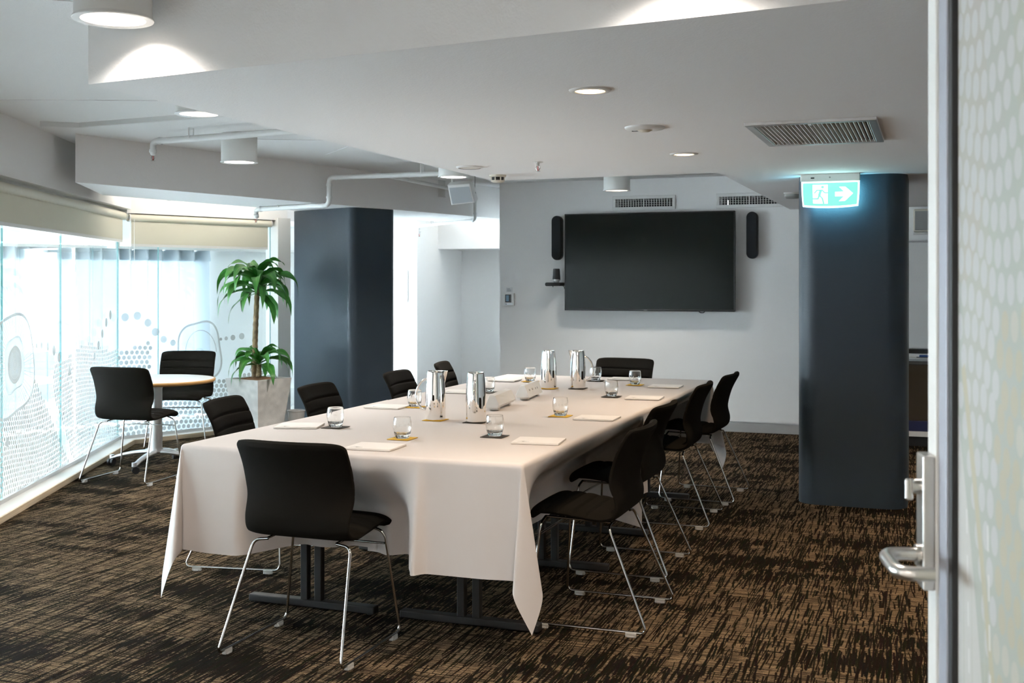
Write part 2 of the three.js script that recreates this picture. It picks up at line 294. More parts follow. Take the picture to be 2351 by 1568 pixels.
function filmA(s0, s1) {
  const k = 620, w = Math.round((s1 - s0) * k), h = Math.round(1.75 * k);
  return canvasTex(w, h, (c) => {
    c.fillStyle = '#000'; c.fillRect(0, 0, w, h);
    const X = (s) => (s - s0) * k, Y = (y) => h - (y - SILL_H) * k;
    const edge1 = (s) => 1.12 + 0.25 * (s < 0.2 ? 0 : 0) - 0;
    drawDots(c, X, Y, k, (s, y) => {
      const one = s < 1.95 - 1.12 * y && y < (s < 0.35 ? 1.18 - 0.5 * Math.max(0, s + 0.1) : 1.0) ? 1 : 0;
      const two = s > 1.50 + 0.9 * Math.max(0, 0.62 - y) + 0.5 * Math.max(0, y - 0.72) && y < 0.88 - 0.05 * Math.cos(s * 4) ? 0.55 : 0;
      return Math.max(one, two);
    });
    c.fillStyle = '#e4e4e4';
    for (const [s, y, r] of [[1.05, 0.98, 0.012], [1.13, 0.985, 0.018], [1.24, 0.98, 0.024], [1.38, 0.965, 0.032], [1.52, 0.93, 0.037], [1.64, 0.87, 0.035], [1.9, 0.75, 0.035], [2.05, 0.66, 0.03], [0.55, 0.40, 0.03], [0.3, 0.27, 0.035], [0.12, 0.16, 0.035], [2.6, 0.82, 0.03], [2.72, 0.9, 0.035], [2.84, 0.99, 0.036], [2.96, 1.08, 0.038], [3.1, 1.14, 0.04]]) { c.beginPath(); c.arc(X(s), Y(y), r * k, 0, 7); c.fill(); }
    // the flower
    c.save(); blob(c, X, Y, 0.66, 0.88, 0.42, 0.34, 2.5, 0.06); c.fillStyle = '#565656'; c.fill(); c.lineWidth = 0.018 * k; c.strokeStyle = '#e8e8e8'; c.stroke(); c.clip();
    c.lineWidth = 0.003 * k; c.strokeStyle = '#c0c0c0';
    for (let i = 0; i < 64; i++) { const a = i / 64 * Math.PI * 2 + 0.03; if (i % 4 === 3) c.setLineDash([0.010 * k, 0.016 * k]); else c.setLineDash([]); c.beginPath(); c.moveTo(X(0.68 + 0.18 * Math.cos(a)), Y(0.88 + 0.17 * Math.sin(a))); c.lineTo(X(0.66 + 0.46 * Math.cos(a + 0.05)), Y(0.88 + 0.40 * Math.sin(a + 0.05))); c.stroke(); }
    c.setLineDash([]); c.restore();
    blob(c, X, Y, 0.68, 0.885, 0.19, 0.185, 2.5, 0.08); c.fillStyle = '#8a8a8a'; c.fill(); c.lineWidth = 0.008 * k; c.strokeStyle = '#e0e0e0'; c.stroke();
    c.beginPath(); c.ellipse(X(0.69), Y(0.885), 0.135 * k, 0.122 * k, 0, 0, 7); c.fillStyle = '#f0f0f0'; c.fill();
    c.strokeStyle = '#a8a8a8'; c.lineWidth = 0.004 * k;
    for (let i = 0; i < 40; i++) { const a = i / 40 * Math.PI * 2; c.beginPath(); c.moveTo(X(0.69 + 0.05 * Math.cos(a)), Y(0.885 + 0.045 * Math.sin(a))); c.lineTo(X(0.69 + 0.095 * Math.cos(a)), Y(0.885 + 0.085 * Math.sin(a))); c.stroke(); }
    for (const r of [0.02, 0.033, 0.11]) { c.beginPath(); c.ellipse(X(0.69), Y(0.885), r * k, r * k * 0.9, 0, 0, 7); c.stroke(); }
  }, false);
}
function filmB(s0, s1) {
  const k = 620, w = Math.round((s1 - s0) * k), h = Math.round(1.75 * k);
  return canvasTex(w, h, (c) => {
    c.fillStyle = '#000'; c.fillRect(0, 0, w, h);
    const X = (s) => (s - s0) * k, Y = (y) => h - (y - SILL_H) * k;
    drawDots(c, X, Y, k, (s, y) => (y < 0.55 + 0.27 * smooth(0.75, 0.2, s) + 0.06 * Math.sin(s * 5) && !(s > 0.25 && s < 0.42 && y > 0.5) ? 0.8 : 0), 0.05, 0.019, '#c4c4c4');
    c.fillStyle = '#b0b0b0';
    for (const [s, y, r] of [[0.0, 1.11, 0.036], [0.12, 1.12, 0.036], [0.225, 1.055, 0.035], [0.30, 0.97, 0.036], [0.38, 0.90, 0.032], [0.475, 0.865, 0.028], [0.985, 0.88, 0.014], [1.045, 0.885, 0.018], [1.12, 0.89, 0.026], [1.22, 0.90, 0.03]]) { c.beginPath(); c.arc(X(s), Y(y), r * k, 0, 7); c.fill(); }
    c.beginPath(); blob(c, X, Y, 0.75, 0.76, 0.24, 0.30, 2.6, 0.09); c.fillStyle = '#2a2a2a'; c.fill(); c.lineWidth = 0.017 * k; c.strokeStyle = '#b4b4b4'; c.stroke();
    c.fillStyle = '#9a9a9a';
    for (let i = 0; i < 210; i++) { const a = i * 2.4, q = 0.45 + 0.4 * ((i * 0.618) % 1); c.beginPath(); c.arc(X(0.75 + 0.22 * q * Math.cos(a)), Y(0.76 + 0.28 * q * Math.sin(a)), 0.004 * k, 0, 7); c.fill(); }
    c.beginPath(); c.ellipse(X(0.75), Y(0.72), 0.07 * k, 0.09 * k, 0, 0, 7); c.fillStyle = '#4a4a4a'; c.fill();
  }, false);
}
const filmMat = (alpha) => phy({ color: lin(0.50, 0.505, 0.475), roughness: 1, transmission: 0.12, thickness: 0, alphaMap: alpha, transparent: true });
function pane(parent, p, q, film) {
  const l = Math.hypot(q[0] - p[0], q[1] - p[1]), a = Math.atan2(q[1] - p[1], q[0] - p[0]);
  const m = part('pane', new THREE.BoxGeometry(l - 0.004, 1.95, 0.01), M.glass, parent);
  m.position.copy(V((p[0] + q[0]) / 2, SILL_H + 0.975, (p[1] + q[1]) / 2)); m.rotation.y = a;
  const e = part('glass_joint', new THREE.BoxGeometry(0.004, 1.95, 0.012), M.glassEdge, parent);
  e.position.copy(V(q[0], SILL_H + 0.975, q[1])); e.rotation.y = a;
  if (film) {
    const f = part('frosted_film', new THREE.PlaneGeometry(l - 0.004, 1.75), filmMat(film), parent, 'frosted dots and a flower pattern on the glass');
    f.position.copy(V((p[0] + q[0]) / 2, SILL_H + 0.875, (p[1] + q[1]) / 2)); f.rotation.y = a; f.translateZ(0.0075);
  }
}
const GA = (s) => lineA(s, GLASS_O), GB = (s) => lineB(s, GLASS_O), gc = corner(GLASS_O);
const sCorner = Math.hypot(gc[0] - GA(0)[0], gc[1] - GA(0)[1]), tCorner = -Math.hypot(gc[0] - GB(0)[0], gc[1] - GB(0)[1]) * Math.sign((gc[0] - GB(0)[0]) * -dB[0] + (gc[1] - GB(0)[1]) * -dB[1] || 1);
const win1 = structGroup('window_1', 'long frameless glass wall with frosted flower and dots');
const breaksA = [A_NEAR, -3.1, -1.9, -0.72, 0.47, 1.70, sCorner];
for (let i = 0; i < 6; i++) pane(win1, GA(breaksA[i]), GA(breaksA[i + 1]), i > 2 ? filmA(breaksA[i], breaksA[i + 1]) : null);
part('sill', prism([lineA(A_NEAR), corner(0), corner(0.24), lineA(A_NEAR, 0.24)], 0, 0.035), M.sill, win1);
part('sill_edge', prism([lineA(A_NEAR, -0.014), corner(-0.014), corner(0), lineA(A_NEAR)], 0, 0.038), M.timber, win1, 'pale timber edging strip');
part('bottom_channel', prism([lineA(A_NEAR, 0.125), corner(0.125), corner(0.175), lineA(A_NEAR, 0.175)], 0.035, 0.062), M.aluminium, win1);
part('head_channel', prism([lineA(A_NEAR, 0.12), corner(0.12), corner(0.20), lineA(A_NEAR, 0.20)], 1.97, 2.06), M.whiteMetal, win1);
const win2 = structGroup('window_2', 'shorter glass wall behind the round table');
const breaksB = [tCorner, 0.33, LB - 0.02];
for (let i = 0; i < 2; i++) pane(win2, GB(breaksB[i]), GB(breaksB[i + 1]), filmB(breaksB[i], breaksB[i + 1]));
part('sill', prism([corner(0), lineB(LB + 0.1), lineB(LB + 0.1, 0.24), corner(0.24)], 0, 0.035), M.sill, win2);
part('sill_edge', prism([corner(-0.014), lineB(LB + 0.1, -0.014), lineB(LB + 0.1), corner(0)], 0, 0.038), M.timber, win2, 'pale timber edging strip');
part('bottom_channel', prism([corner(0.125), lineB(LB, 0.125), lineB(LB, 0.175), corner(0.175)], 0.035, 0.062), M.aluminium, win2);
part('head_channel', prism([corner(0.12), lineB(LB, 0.12), lineB(LB, 0.20), corner(0.20)], 1.97, 2.05), M.whiteMetal, win2);
part('corner_post', prism([corner(0.17), along(corner(0.17), dB, 0.045), along(corner(0.25), dB, 0.045), corner(0.25)], 1.72, 2.05), M.whiteMetal, win2);
part('end_post', prism([lineB(LB - 0.02, 0.02), lineB(LB + 0.13, 0.02), lineB(LB + 0.13, 0.22), lineB(LB - 0.02, 0.22)], 0, 2.05), M.whiteMetal, win2, 'broad white post');
// glazed gap between the end post and the recess wall
const win3 = structGroup('window_3', 'narrow clear glass strip between white post and blue column');
pane(win3, lineB(LB + 0.13, 0.1), [-6.25, 12.38], null);
part('sill', slab(lineB(LB + 0.13, 0.02), [-6.17, 12.38], 0, 0.04, 0.16), M.sill, win3);

// roller blinds
function blind(name, label, p, q, yTop, yBot, o) {
  const t = thing(name, label, 'blind', 0, 0, 0, 0, 'roller blinds');
  const d = unit(p, q), l = Math.hypot(q[0] - p[0], q[1] - p[1]);
  const P = along(p, d, 0.0), Q = q, r = 0.032;
  part('roller_tube', sweep([V(P[0], yTop - r, P[1]), V(Q[0], yTop - r, Q[1])], r, 24), M.blindTube, t);
  for (const [e, s] of [[P, 0.004], [Q, -0.004]]) { const c = along(e, d, s); part('tube_end_cap', sweep([V(c[0] - d[0] * 0.006, yTop - r, c[1] - d[1] * 0.006), V(c[0] + d[0] * 0.006, yTop - r, c[1] + d[1] * 0.006)], r + 0.006, 24), M.whitePlastic, t); }
  part('blind_fabric', slab(along(P, d, 0.03), along(Q, d, -0.03), yBot, yTop - r, 0.0015), M.blind, t);
  part('bottom_bar', slab(along(P, d, 0.03, [0, 0]), along(Q, d, -0.03), yBot - 0.022, yBot + 0.002, 0.014), M.whitePlastic, t);
  return t;
}
const bA = blind('roller_blind', 'long cream roller blind above the flower window', lineA(A_NEAR + 0.05, 0.08), along(corner(0.08), dA, -0.05), 2.035, 1.79, 0);
const bB = blind('roller_blind', 'short cream roller blind above the window behind the plant', along(corner(0.09), dB, 0.04), lineB(LB - 0.06, 0.09), 2.025, 1.76, 0);
const chainTop = along(corner(0.05), dB, 0.02);
tag(mesh('blind_chain', rod([V(chainTop[0], 1.98, chainTop[1]), V(chainTop[0], 1.58, chainTop[1]), V(chainTop[0] + 0.03, 1.57, chainTop[1] + 0.02), V(chainTop[0] + 0.03, 1.98, chainTop[1] + 0.02)], 0.0022, 6, 0.012), M.whitePlastic), 'thin white bead chain loop hanging at the window corner', 'blind chain');

// ---------------------------------------------------------------- the strip outside the glass
const CO = 1.45;
struct('floor', prism([lineA(A_NEAR - 0.3, 0.24), corner(0.24), lineB(LB + 0.12, 0.24), [-6.34, 12.36], [-7.4, 12.36], lineB(3.0, CO + 0.25), lineB(-7.6, CO + 0.25)], 0, 0.02), M.outerFloor, 'pale floor outside the glass');
struct('ceiling', prism([lineA(A_NEAR - 0.3, 0.30), corner(0.30), lineB(LB + 0.12, 0.30), [-6.2, 12.36], [-7.4, 12.36], lineB(3.0, CO + 0.3), lineB(-7.6, CO + 0.3)], 2.05, HIGH), M.paint, 'pale ceiling outside the glass');
struct('wall_outer', [slab(lineB(-7.6, CO), lineB(3.0, CO), 1.80, 2.05, 0.06), slab(lineA(A_NEAR - 0.2, 0.1), lineB(-7.5, CO + 0.3), 0, 2.05, 0.1)], M.paint, 'white pelmet above the sheer curtains');
struct('wall_outer', slab(lineB(1.62, CO - 0.06), lineB(2.95, CO - 0.06), 0, 2.05, 0.1), M.paint, 'pale panel at the end of the sheer curtains');
function curtain(label, s0, s1) {
  const t = thing('sheer_curtain', label, 'curtain', 0, 0, 0, 0, 'sheer curtains outside the glass');
  const n = Math.round((s1 - s0) * 110), wave = (s) => 0.075 * Math.sin(s * 38 + 3.2 * Math.sin(s * 1.9)) + 0.03 * Math.sin(s * 17 + 1.3);
  const sheet = (y0, y1, k, off) => grid(n, 6, (a, b) => { const s = s0 + a * (s1 - s0), p = lineB(s, CO - 0.1 + off + wave(s) * (k + (1 - k) * (1 - b) )); return [p[0], y0 + (y1 - y0) * b, -p[1]]; });
  part('curtain_panel', sheet(0.03, 1.75, 0.7, 0), M.sheer, t);
  part('curtain_heading', [sheet(1.64, 1.752, 0.75, -0.006), sheet(1.64, 1.752, 0.75, 0.006)], M.sheer, t, 'doubled pleated heading');
}
curtain('sheer white curtain beyond the flower window', -1.5, 0.1);
curtain('sheer white curtain directly behind the round table window', 0.12, 1.60);
const win4 = structGroup('window_4', 'outer window frames behind the sheer curtains');
for (let i = 0; i < 9; i++) part('mullion', slab(lineB(-7.3 + i * 1.1, CO + 0.14), lineB(-7.3 + i * 1.1 + 0.07, CO + 0.14), 0, 2.05, 0.10), M.grey, win4);
part('transom', slab(lineB(-7.5, CO + 0.15), lineB(1.7, CO + 0.15), 1.52, 1.60, 0.08), M.grey, win4);
struct('trim_1', slab(lineB(-7.6, CO - 0.2), lineB(3.0, CO - 0.2), 1.752, 1.78, 0.16), M.whiteMetal, 'white curtain track');

// ---------------------------------------------------------------- ceiling lamps and fittings
function spot(u, h, w, intensity, color, angle, penumbra, tu = 0, tw = 0, radius = 4.5) {
  const l = new THREE.SpotLight(color, intensity, 0, angle, penumbra, 2);
  l.position.copy(V(u, h, w)); l.target.position.copy(V(u + tu, h - 1, w + tw)); l.castShadow = true; l.shadow.radius = radius;
  scene.add(l); scene.add(l.target);
}
const canGeo = {
  housing: lathe([[0.108, -0.165], [0.12, -0.165], [0.12, 0.03], [0.118, 0.035], [0, 0.035]], 48),
  rim: lathe([[0.100, -0.168], [0.124, -0.170], [0.126, -0.166], [0.122, -0.160]], 48),
  reflector: lathe([[0.100, -0.168], [0.094, -0.14], [0.080, -0.10], [0.06, -0.075]], 48),
  lens: lathe([[0.0, -0.095], [0.085, -0.11], [0.098, -0.15]], 48),
};
function can(label, u, w, bottom, intensity, color = WHITE_LAMP, glow = 1.3) {
  const t = thing('ceiling_downlight', label, 'downlight', u, bottom + 0.168, w, 0, 'white cylinder downlights');
  const g = (k, m) => part(k, canGeo[k === 'housing_tube' ? 'housing' : k], m, t);
  const tube = part('housing_tube', lathe([[0.108, -0.165], [0.12, -0.165], [0.12, HIGH - bottom - 0.168], [0, HIGH - bottom - 0.168]], 48), M.whiteMetal, t);
  part('rim', canGeo.rim, M.whitePlastic, t);
  part('lamp_lens', canGeo.lens, M.lens, t);
  spot(u, bottom + 0.03, w, intensity, color, R(66), 0.6);
  return t;
}
can('large white cylinder downlight cropped by the top edge', -2.447, 2.99, 2.256, 2.2);
can('white cylinder downlight just outside the top edge by the doorway', -0.62, 2.70, 2.256, 2.4);
can('white cylinder downlight half hidden behind the bulkhead edge', -3.68, 5.18, 2.318, 3.5);
can('white cylinder downlight hanging below the sprinkler pipe', -4.42, 6.68, 2.235, 3.5);
can('white cylinder downlight peeping out behind the far bulkhead corner', -3.57, 8.40, 2.255, 8);
can('white cylinder downlight beside the white loudspeaker', -4.66, 10.45, 2.262, 5);
can('white cylinder downlight in front of the television', -2.68, 10.09, 2.25, 1.7);
// battens hidden on the back of the beam wash the wall above the short blind and the recess
function batten(label, p, q, power, flip = 1) {
  const d = unit(p, q), l = Math.hypot(q[0] - p[0], q[1] - p[1]), t = thing('batten_light', label, 'batten light', (p[0] + q[0]) / 2, 2.385, (p[1] + q[1]) / 2, Math.atan2(d[1], d[0]), 'batten lights behind the beam');
  part('housing', rbox(0, 0.012, 0, l, 0.05, 0.05, 0.006), M.whiteMetal, t);
  part('lamp_lens', rbox(0, -0.020, -0.012, l - 0.04, 0.016, 0.03, 0.006), std({ color: lin(0.9, 0.9, 0.85), emissive: lin(1, 0.93, 0.82), emissiveIntensity: 2 }), t);
  const n = [-d[1], d[0]], s = (n[0] < 0 ? 1 : -1) * flip, L = new THREE.RectAreaLight(lin(1, 0.93, 0.82), 26 * power, l - 0.04, 0.04);
  L.position.copy(V(t.position.x + n[0] * s * 0.045, 2.355, -t.position.z + n[1] * s * 0.045)); L.lookAt(V(t.position.x + n[0] * s * 1.0, 2.355 - 0.55, -t.position.z + n[1] * s * 1.0)); scene.add(L);
}
batten('white batten light hidden behind the beam left of the column', [-6.03, 7.75], [-5.70, 9.55], 0.4);
batten('white batten light hidden behind the beam right of the column', [-5.60, 10.5], [-5.42, 11.4], 0.3);
batten('white batten light hidden above the recess header', [-5.35, 12.66], [-4.4, 12.66], 0.28, -1);
function recessed(label, u, w, intensity) {
  const t = thing('recessed_downlight', label, 'downlight', u, LOW, w, 0, 'warm recessed downlights');
  part('trim_ring', lathe([[0.052, -0.002], [0.056, -0.007], [0.072, -0.005], [0.076, 0.0]], 40), M.whitePlastic, t);
  part('lamp_lens', lathe([[0, -0.006], [0.045, -0.0055], [0.054, -0.002]], 40), M.lensWarm, t);
  spot(u, LOW - 0.03, w, intensity, WARM, R(66), 0.6);
}
recessed('glowing warm recessed downlight nearer the camera', -1.134, 3.903, 1.9);
recessed('glowing warm recessed downlight further back near the television', -1.229, 6.006, 1.9);
recessed('warm recessed downlight outside the picture beyond the right column', 0.95, 3.9, 4);
recessed('warm recessed downlight outside the picture right of the vent', 0.95, 6.0, 4);
recessed('warm recessed downlight hidden behind the right column', 0.75, 8.7, 3.6);
// unseen lobby panels behind the camera, put in to fill the room with light
for (const [u, w, words] of [[-0.7, -0.5, 'just behind the camera'], [-3.4, -0.9, 'far left in the lobby'], [2.0, -0.5, 'right of the doorway in the lobby'], [-0.7, -2.1, 'deeper in the lobby'], [-3.4, -2.4, 'in the far left corner of the lobby']]) {
  const t = thing('ceiling_fill_panel', `unseen fill light panel ${words}`, 'ceiling light', u, HIGH, w, 0, 'unseen lobby fill light panels behind the camera');
  part('panel_frame', rbox(0, -0.012, 0, 1.22, 0.024, 0.62, 0.006), M.whiteMetal, t);
  part('lamp_lens', box(0, -0.0255, 0, 1.14, 0.003, 0.54), std({ color: lin(0.9, 0.9, 0.9), emissive: lin(1, 0.9, 0.8), emissiveIntensity: 2.5 }), t);
  const l = new THREE.RectAreaLight(lin(1, 0.87, 0.78), 0.25, 1.14, 0.54); l.position.copy(V(u, HIGH - 0.04, w)); l.rotation.x = -Math.PI / 2; scene.add(l);
}
// small ceiling fittings
{
  let t = thing('emergency_light', 'round white emergency light on the bulkhead between the two downlights', 'ceiling light', -1.18, LOW, 4.918);
  part('base_ring', lathe([[0, -0.012], [0.05, -0.014], [0.082, -0.010], [0.088, -0.003], [0.088, 0]], 40), M.whitePlastic, t);
  part('lens_dome', lathe([[0, -0.022], [0.02, -0.021], [0.034, -0.014]], 32), M.creamPlastic, t);
  part('indicator_slot', box(-0.045, -0.014, -0.01, 0.03, 0.003, 0.005), M.dark, t);
  t = thing('ceiling_speaker', 'flat cream disc on the bulkhead left of the sprinkler', 'ceiling disc', -2.554, LOW, 6.252);
  part('plate', lathe([[0, -0.008], [0.06, -0.008], [0.074, -0.004], [0.076, 0]], 40), M.creamPlastic, t);
  part('rim', lathe([[0.066, -0.0095], [0.076, -0.0075], [0.080, 0]], 40), M.whitePlastic, t);
  t = thing('smoke_detector', 'cream smoke detector at the far edge of the bulkhead', 'smoke detector', -2.585, LOW, 6.80);
  part('base_ring', lathe([[0, -0.014], [0.046, -0.014], [0.054, -0.010], [0.055, 0]], 40), M.creamPlastic, t);
  part('cap', lathe([[0, -0.048], [0.030, -0.047], [0.042, -0.040], [0.044, -0.034]], 40), M.creamPlastic, t);
  part('sensing_slots', lathe([[0.038, -0.034], [0.043, -0.026], [0.044, -0.014]], 40), M.dark, t);
  for (let i = 0; i < 8; i++) { const a = i / 8 * Math.PI * 2; part('rib', box(0.044 * Math.cos(a), -0.025, 0.044 * Math.sin(a), 0.006, 0.022, 0.006), M.creamPlastic, t); }
  t = thing('smoke_detector', 'grey smoke detector on the ceiling against the right column', 'smoke detector', -0.99, LOW, 8.9);
  part('base_ring', lathe([[0, -0.014], [0.06, -0.014], [0.066, 0]], 40), M.whitePlastic, t);
  part('cap', lathe([[0, -0.045], [0.045, -0.044], [0.058, -0.03], [0.056, -0.014]], 40), M.grey, t);
}
function sprinkler(label, u, h, w, plate = 0.03) {
  const t = thing('fire_sprinkler', label, 'sprinkler', u, h, w, 0, 'fire sprinkler heads');
  if (plate) part('escutcheon', lathe([[0, -0.006], [0.018, -0.006], [plate, -0.002], [plate, 0]], 24), M.whitePlastic, t);
  part('nozzle', cyl(0, -0.012, 0, 0.008, 0.009, 0.024, 16), M.chrome, t);
  for (const s of [-1, 1]) part('yoke_arm', rod([[s * 0.008, -0.022, 0], [s * 0.013, -0.034, 0], [s * 0.003, -0.050, 0]], 0.0022, 6, 0.006), M.chrome, t);
  part('bulb', cyl(0, -0.036, 0, 0.0025, 0.0025, 0.026, 8), M.red, t);
  part('deflector', cyl(0, -0.052, 0, 0.014, 0.014, 0.002, 20), M.chrome, t);
}
sprinkler('chrome sprinkler head on the bulkhead beside the cream disc', -2.089, LOW, 6.135);
sprinkler('small sprinkler head in the raised ceiling above the television', -2.31, HIGH, 10.0);
sprinkler('small sprinkler head below the half hidden cylinder downlight', -3.88, HIGH, 5.545);
function pipeRun(label, pts, head, straps = [], r = 0.021) {
  const t = thing('sprinkler_pipe', label, 'pipe', 0, 0, 0, 0, 'white sprinkler pipes');
  const P = pts.map((p) => V(...p));
  part('pipe', rod(P, r, 14, 0.05), M.pipe, t);
  for (let i = 1; i < P.length - 1; i++) for (const q of [P[i - 1], P[i + 1]]) {
    const d = q.clone().sub(P[i]).setLength(0.055), e = P[i].clone().add(d), e2 = P[i].clone().add(d.setLength(0.075));
    part('elbow_collar', sweep([e, e2], r + 0.0045, 16), M.pipe, t);
  }
  for (const [u, h, w, top] of straps) {
    part('hanger_strap', [rod([V(u, top, w).add(new THREE.Vector3(0, 0, 0.026)), V(u, h + 0.02, w).add(new THREE.Vector3(0, 0, 0.026)), V(u, h - 0.026, w), V(u, h + 0.02, w).add(new THREE.Vector3(0, 0, -0.026)), V(u, top, w).add(new THREE.Vector3(0, 0, -0.026))], 0.0045, 6, 0.02)], M.pipe, t);
  }
  if (head) {
    const q = P[0];
    part('reducer', lathe([[0, 0.01], [0.024, 0.01], [0.026, -0.005], [0.019, -0.012], [0.019, -0.02], [0.011, -0.028], [0, -0.028]], 20).translate(q.x, q.y, q.z), M.pipe, t);
    part('head_frame', [rod([[q.x - 0.007, q.y - 0.028, q.z], [q.x - 0.013, q.y - 0.045, q.z], [q.x - 0.003, q.y - 0.062, q.z]], 0.0022, 6, 0.006), rod([[q.x + 0.007, q.y - 0.028, q.z], [q.x + 0.013, q.y - 0.045, q.z], [q.x + 0.003, q.y - 0.062, q.z]], 0.0022, 6, 0.006), cyl(q.x, q.y - 0.064, q.z, 0.014, 0.014, 0.002, 16)], M.chrome, t);
    part('glass_bulb', cyl(q.x, q.y - 0.046, q.z, 0.003, 0.003, 0.03, 8), M.red, t);
  }
}
pipeRun('white sprinkler pipe with elbow and head below the upper slab at left', [[-4.88, 2.295, 6.36], [-4.88, 2.36, 6.36], [-2.9, 2.36, 6.13]], true, [[-4.55, 2.36, 6.32, HIGH]]);
pipeRun('white sprinkler pipe stepping down in front of the beam above the blue column', [[-5.70, 2.02, 8.88], [-5.70, 2.075, 8.88], [-4.80, 2.075, 8.60], [-4.80, 2.31, 8.60], [-3.2, 2.33, 8.83]], true, [[-5.40, 2.075, 8.785, LOW], [-3.99, 2.325, 8.715, HIGH]]);
pipeRun('white sprinkler pipe dropping beside the white loudspeaker into the recess', [[-5.49, 2.005, 11.92], [-5.49, 2.06, 11.89], [-4.40, 2.06, 10.92], [-4.40, 2.33, 10.92], [-4.36, 2.33, 8.72]], true, [[-5.2, 2.06, 11.63, LOW]], 0.017);
tag(mesh('sprinkler_drop', [rod([V(-6.05, HIGH, 8.1), V(-6.05, 2.14, 8.1)], 0.013, 12), cyl(-6.05, 2.125, -8.1, 0.018, 0.016, 0.03, 16)], M.pipe), 'short white sprinkler drop in the bright slot above the blind', 'pipe');
tag(mesh('cable_conduit', [slab([-5.25, 5.73], [-5.07, 5.87], HIGH - 0.03, HIGH, 0.03), slab([-5.07, 5.87], [-3.9, 5.76], HIGH - 0.03, HIGH, 0.03)], M.pipe), 'thin white conduit bent along the upper slab at left', 'conduit');

// air-conditioning grille in the bulkhead
{
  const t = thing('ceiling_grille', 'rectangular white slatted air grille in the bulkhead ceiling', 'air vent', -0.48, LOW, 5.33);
  const a = 0.27, b = 0.40, f = 0.035;
  for (const [x, z, sx, sz] of [[0, b - f / 2, 2 * a, f], [0, -b + f / 2, 2 * a, f], [a - f / 2, 0, f, 2 * b - 2 * f], [-a + f / 2, 0, f, 2 * b - 2 * f]]) part('frame_bar', rbox(x, -0.006, z, sx, 0.016, sz, 0.003), M.aluminium, t);
  part('duct', [box(-0.233, 0.16, 0, 0.003, 0.32, 0.727), box(0.233, 0.16, 0, 0.003, 0.32, 0.727), box(0, 0.16, -0.363, 0.466, 0.32, 0.003), box(0, 0.16, 0.363, 0.466, 0.32, 0.003), box(0, 0.318, 0, 0.466, 0.003, 0.727)], std({ color: lin(0.09, 0.09, 0.09), roughness: 0.9 }), t, 'duct above the slats, coloured dark to look shaded');  // near-black duct walls paint in the shade between the slats
  const slat = new THREE.BoxGeometry(0.003, 0.017, 2 * b - 2 * f).rotateZ(R(-14));
  for (let i = 0; i < 27; i++) part('slat', slat, M.whiteMetal, t).position.set(-a + f + 0.008 + i * 0.0183, -0.004, 0);
  part('latch', box(0, -0.016, b - f * 0.8, 0.014, 0.008, 0.016), M.whitePlastic, t);
}
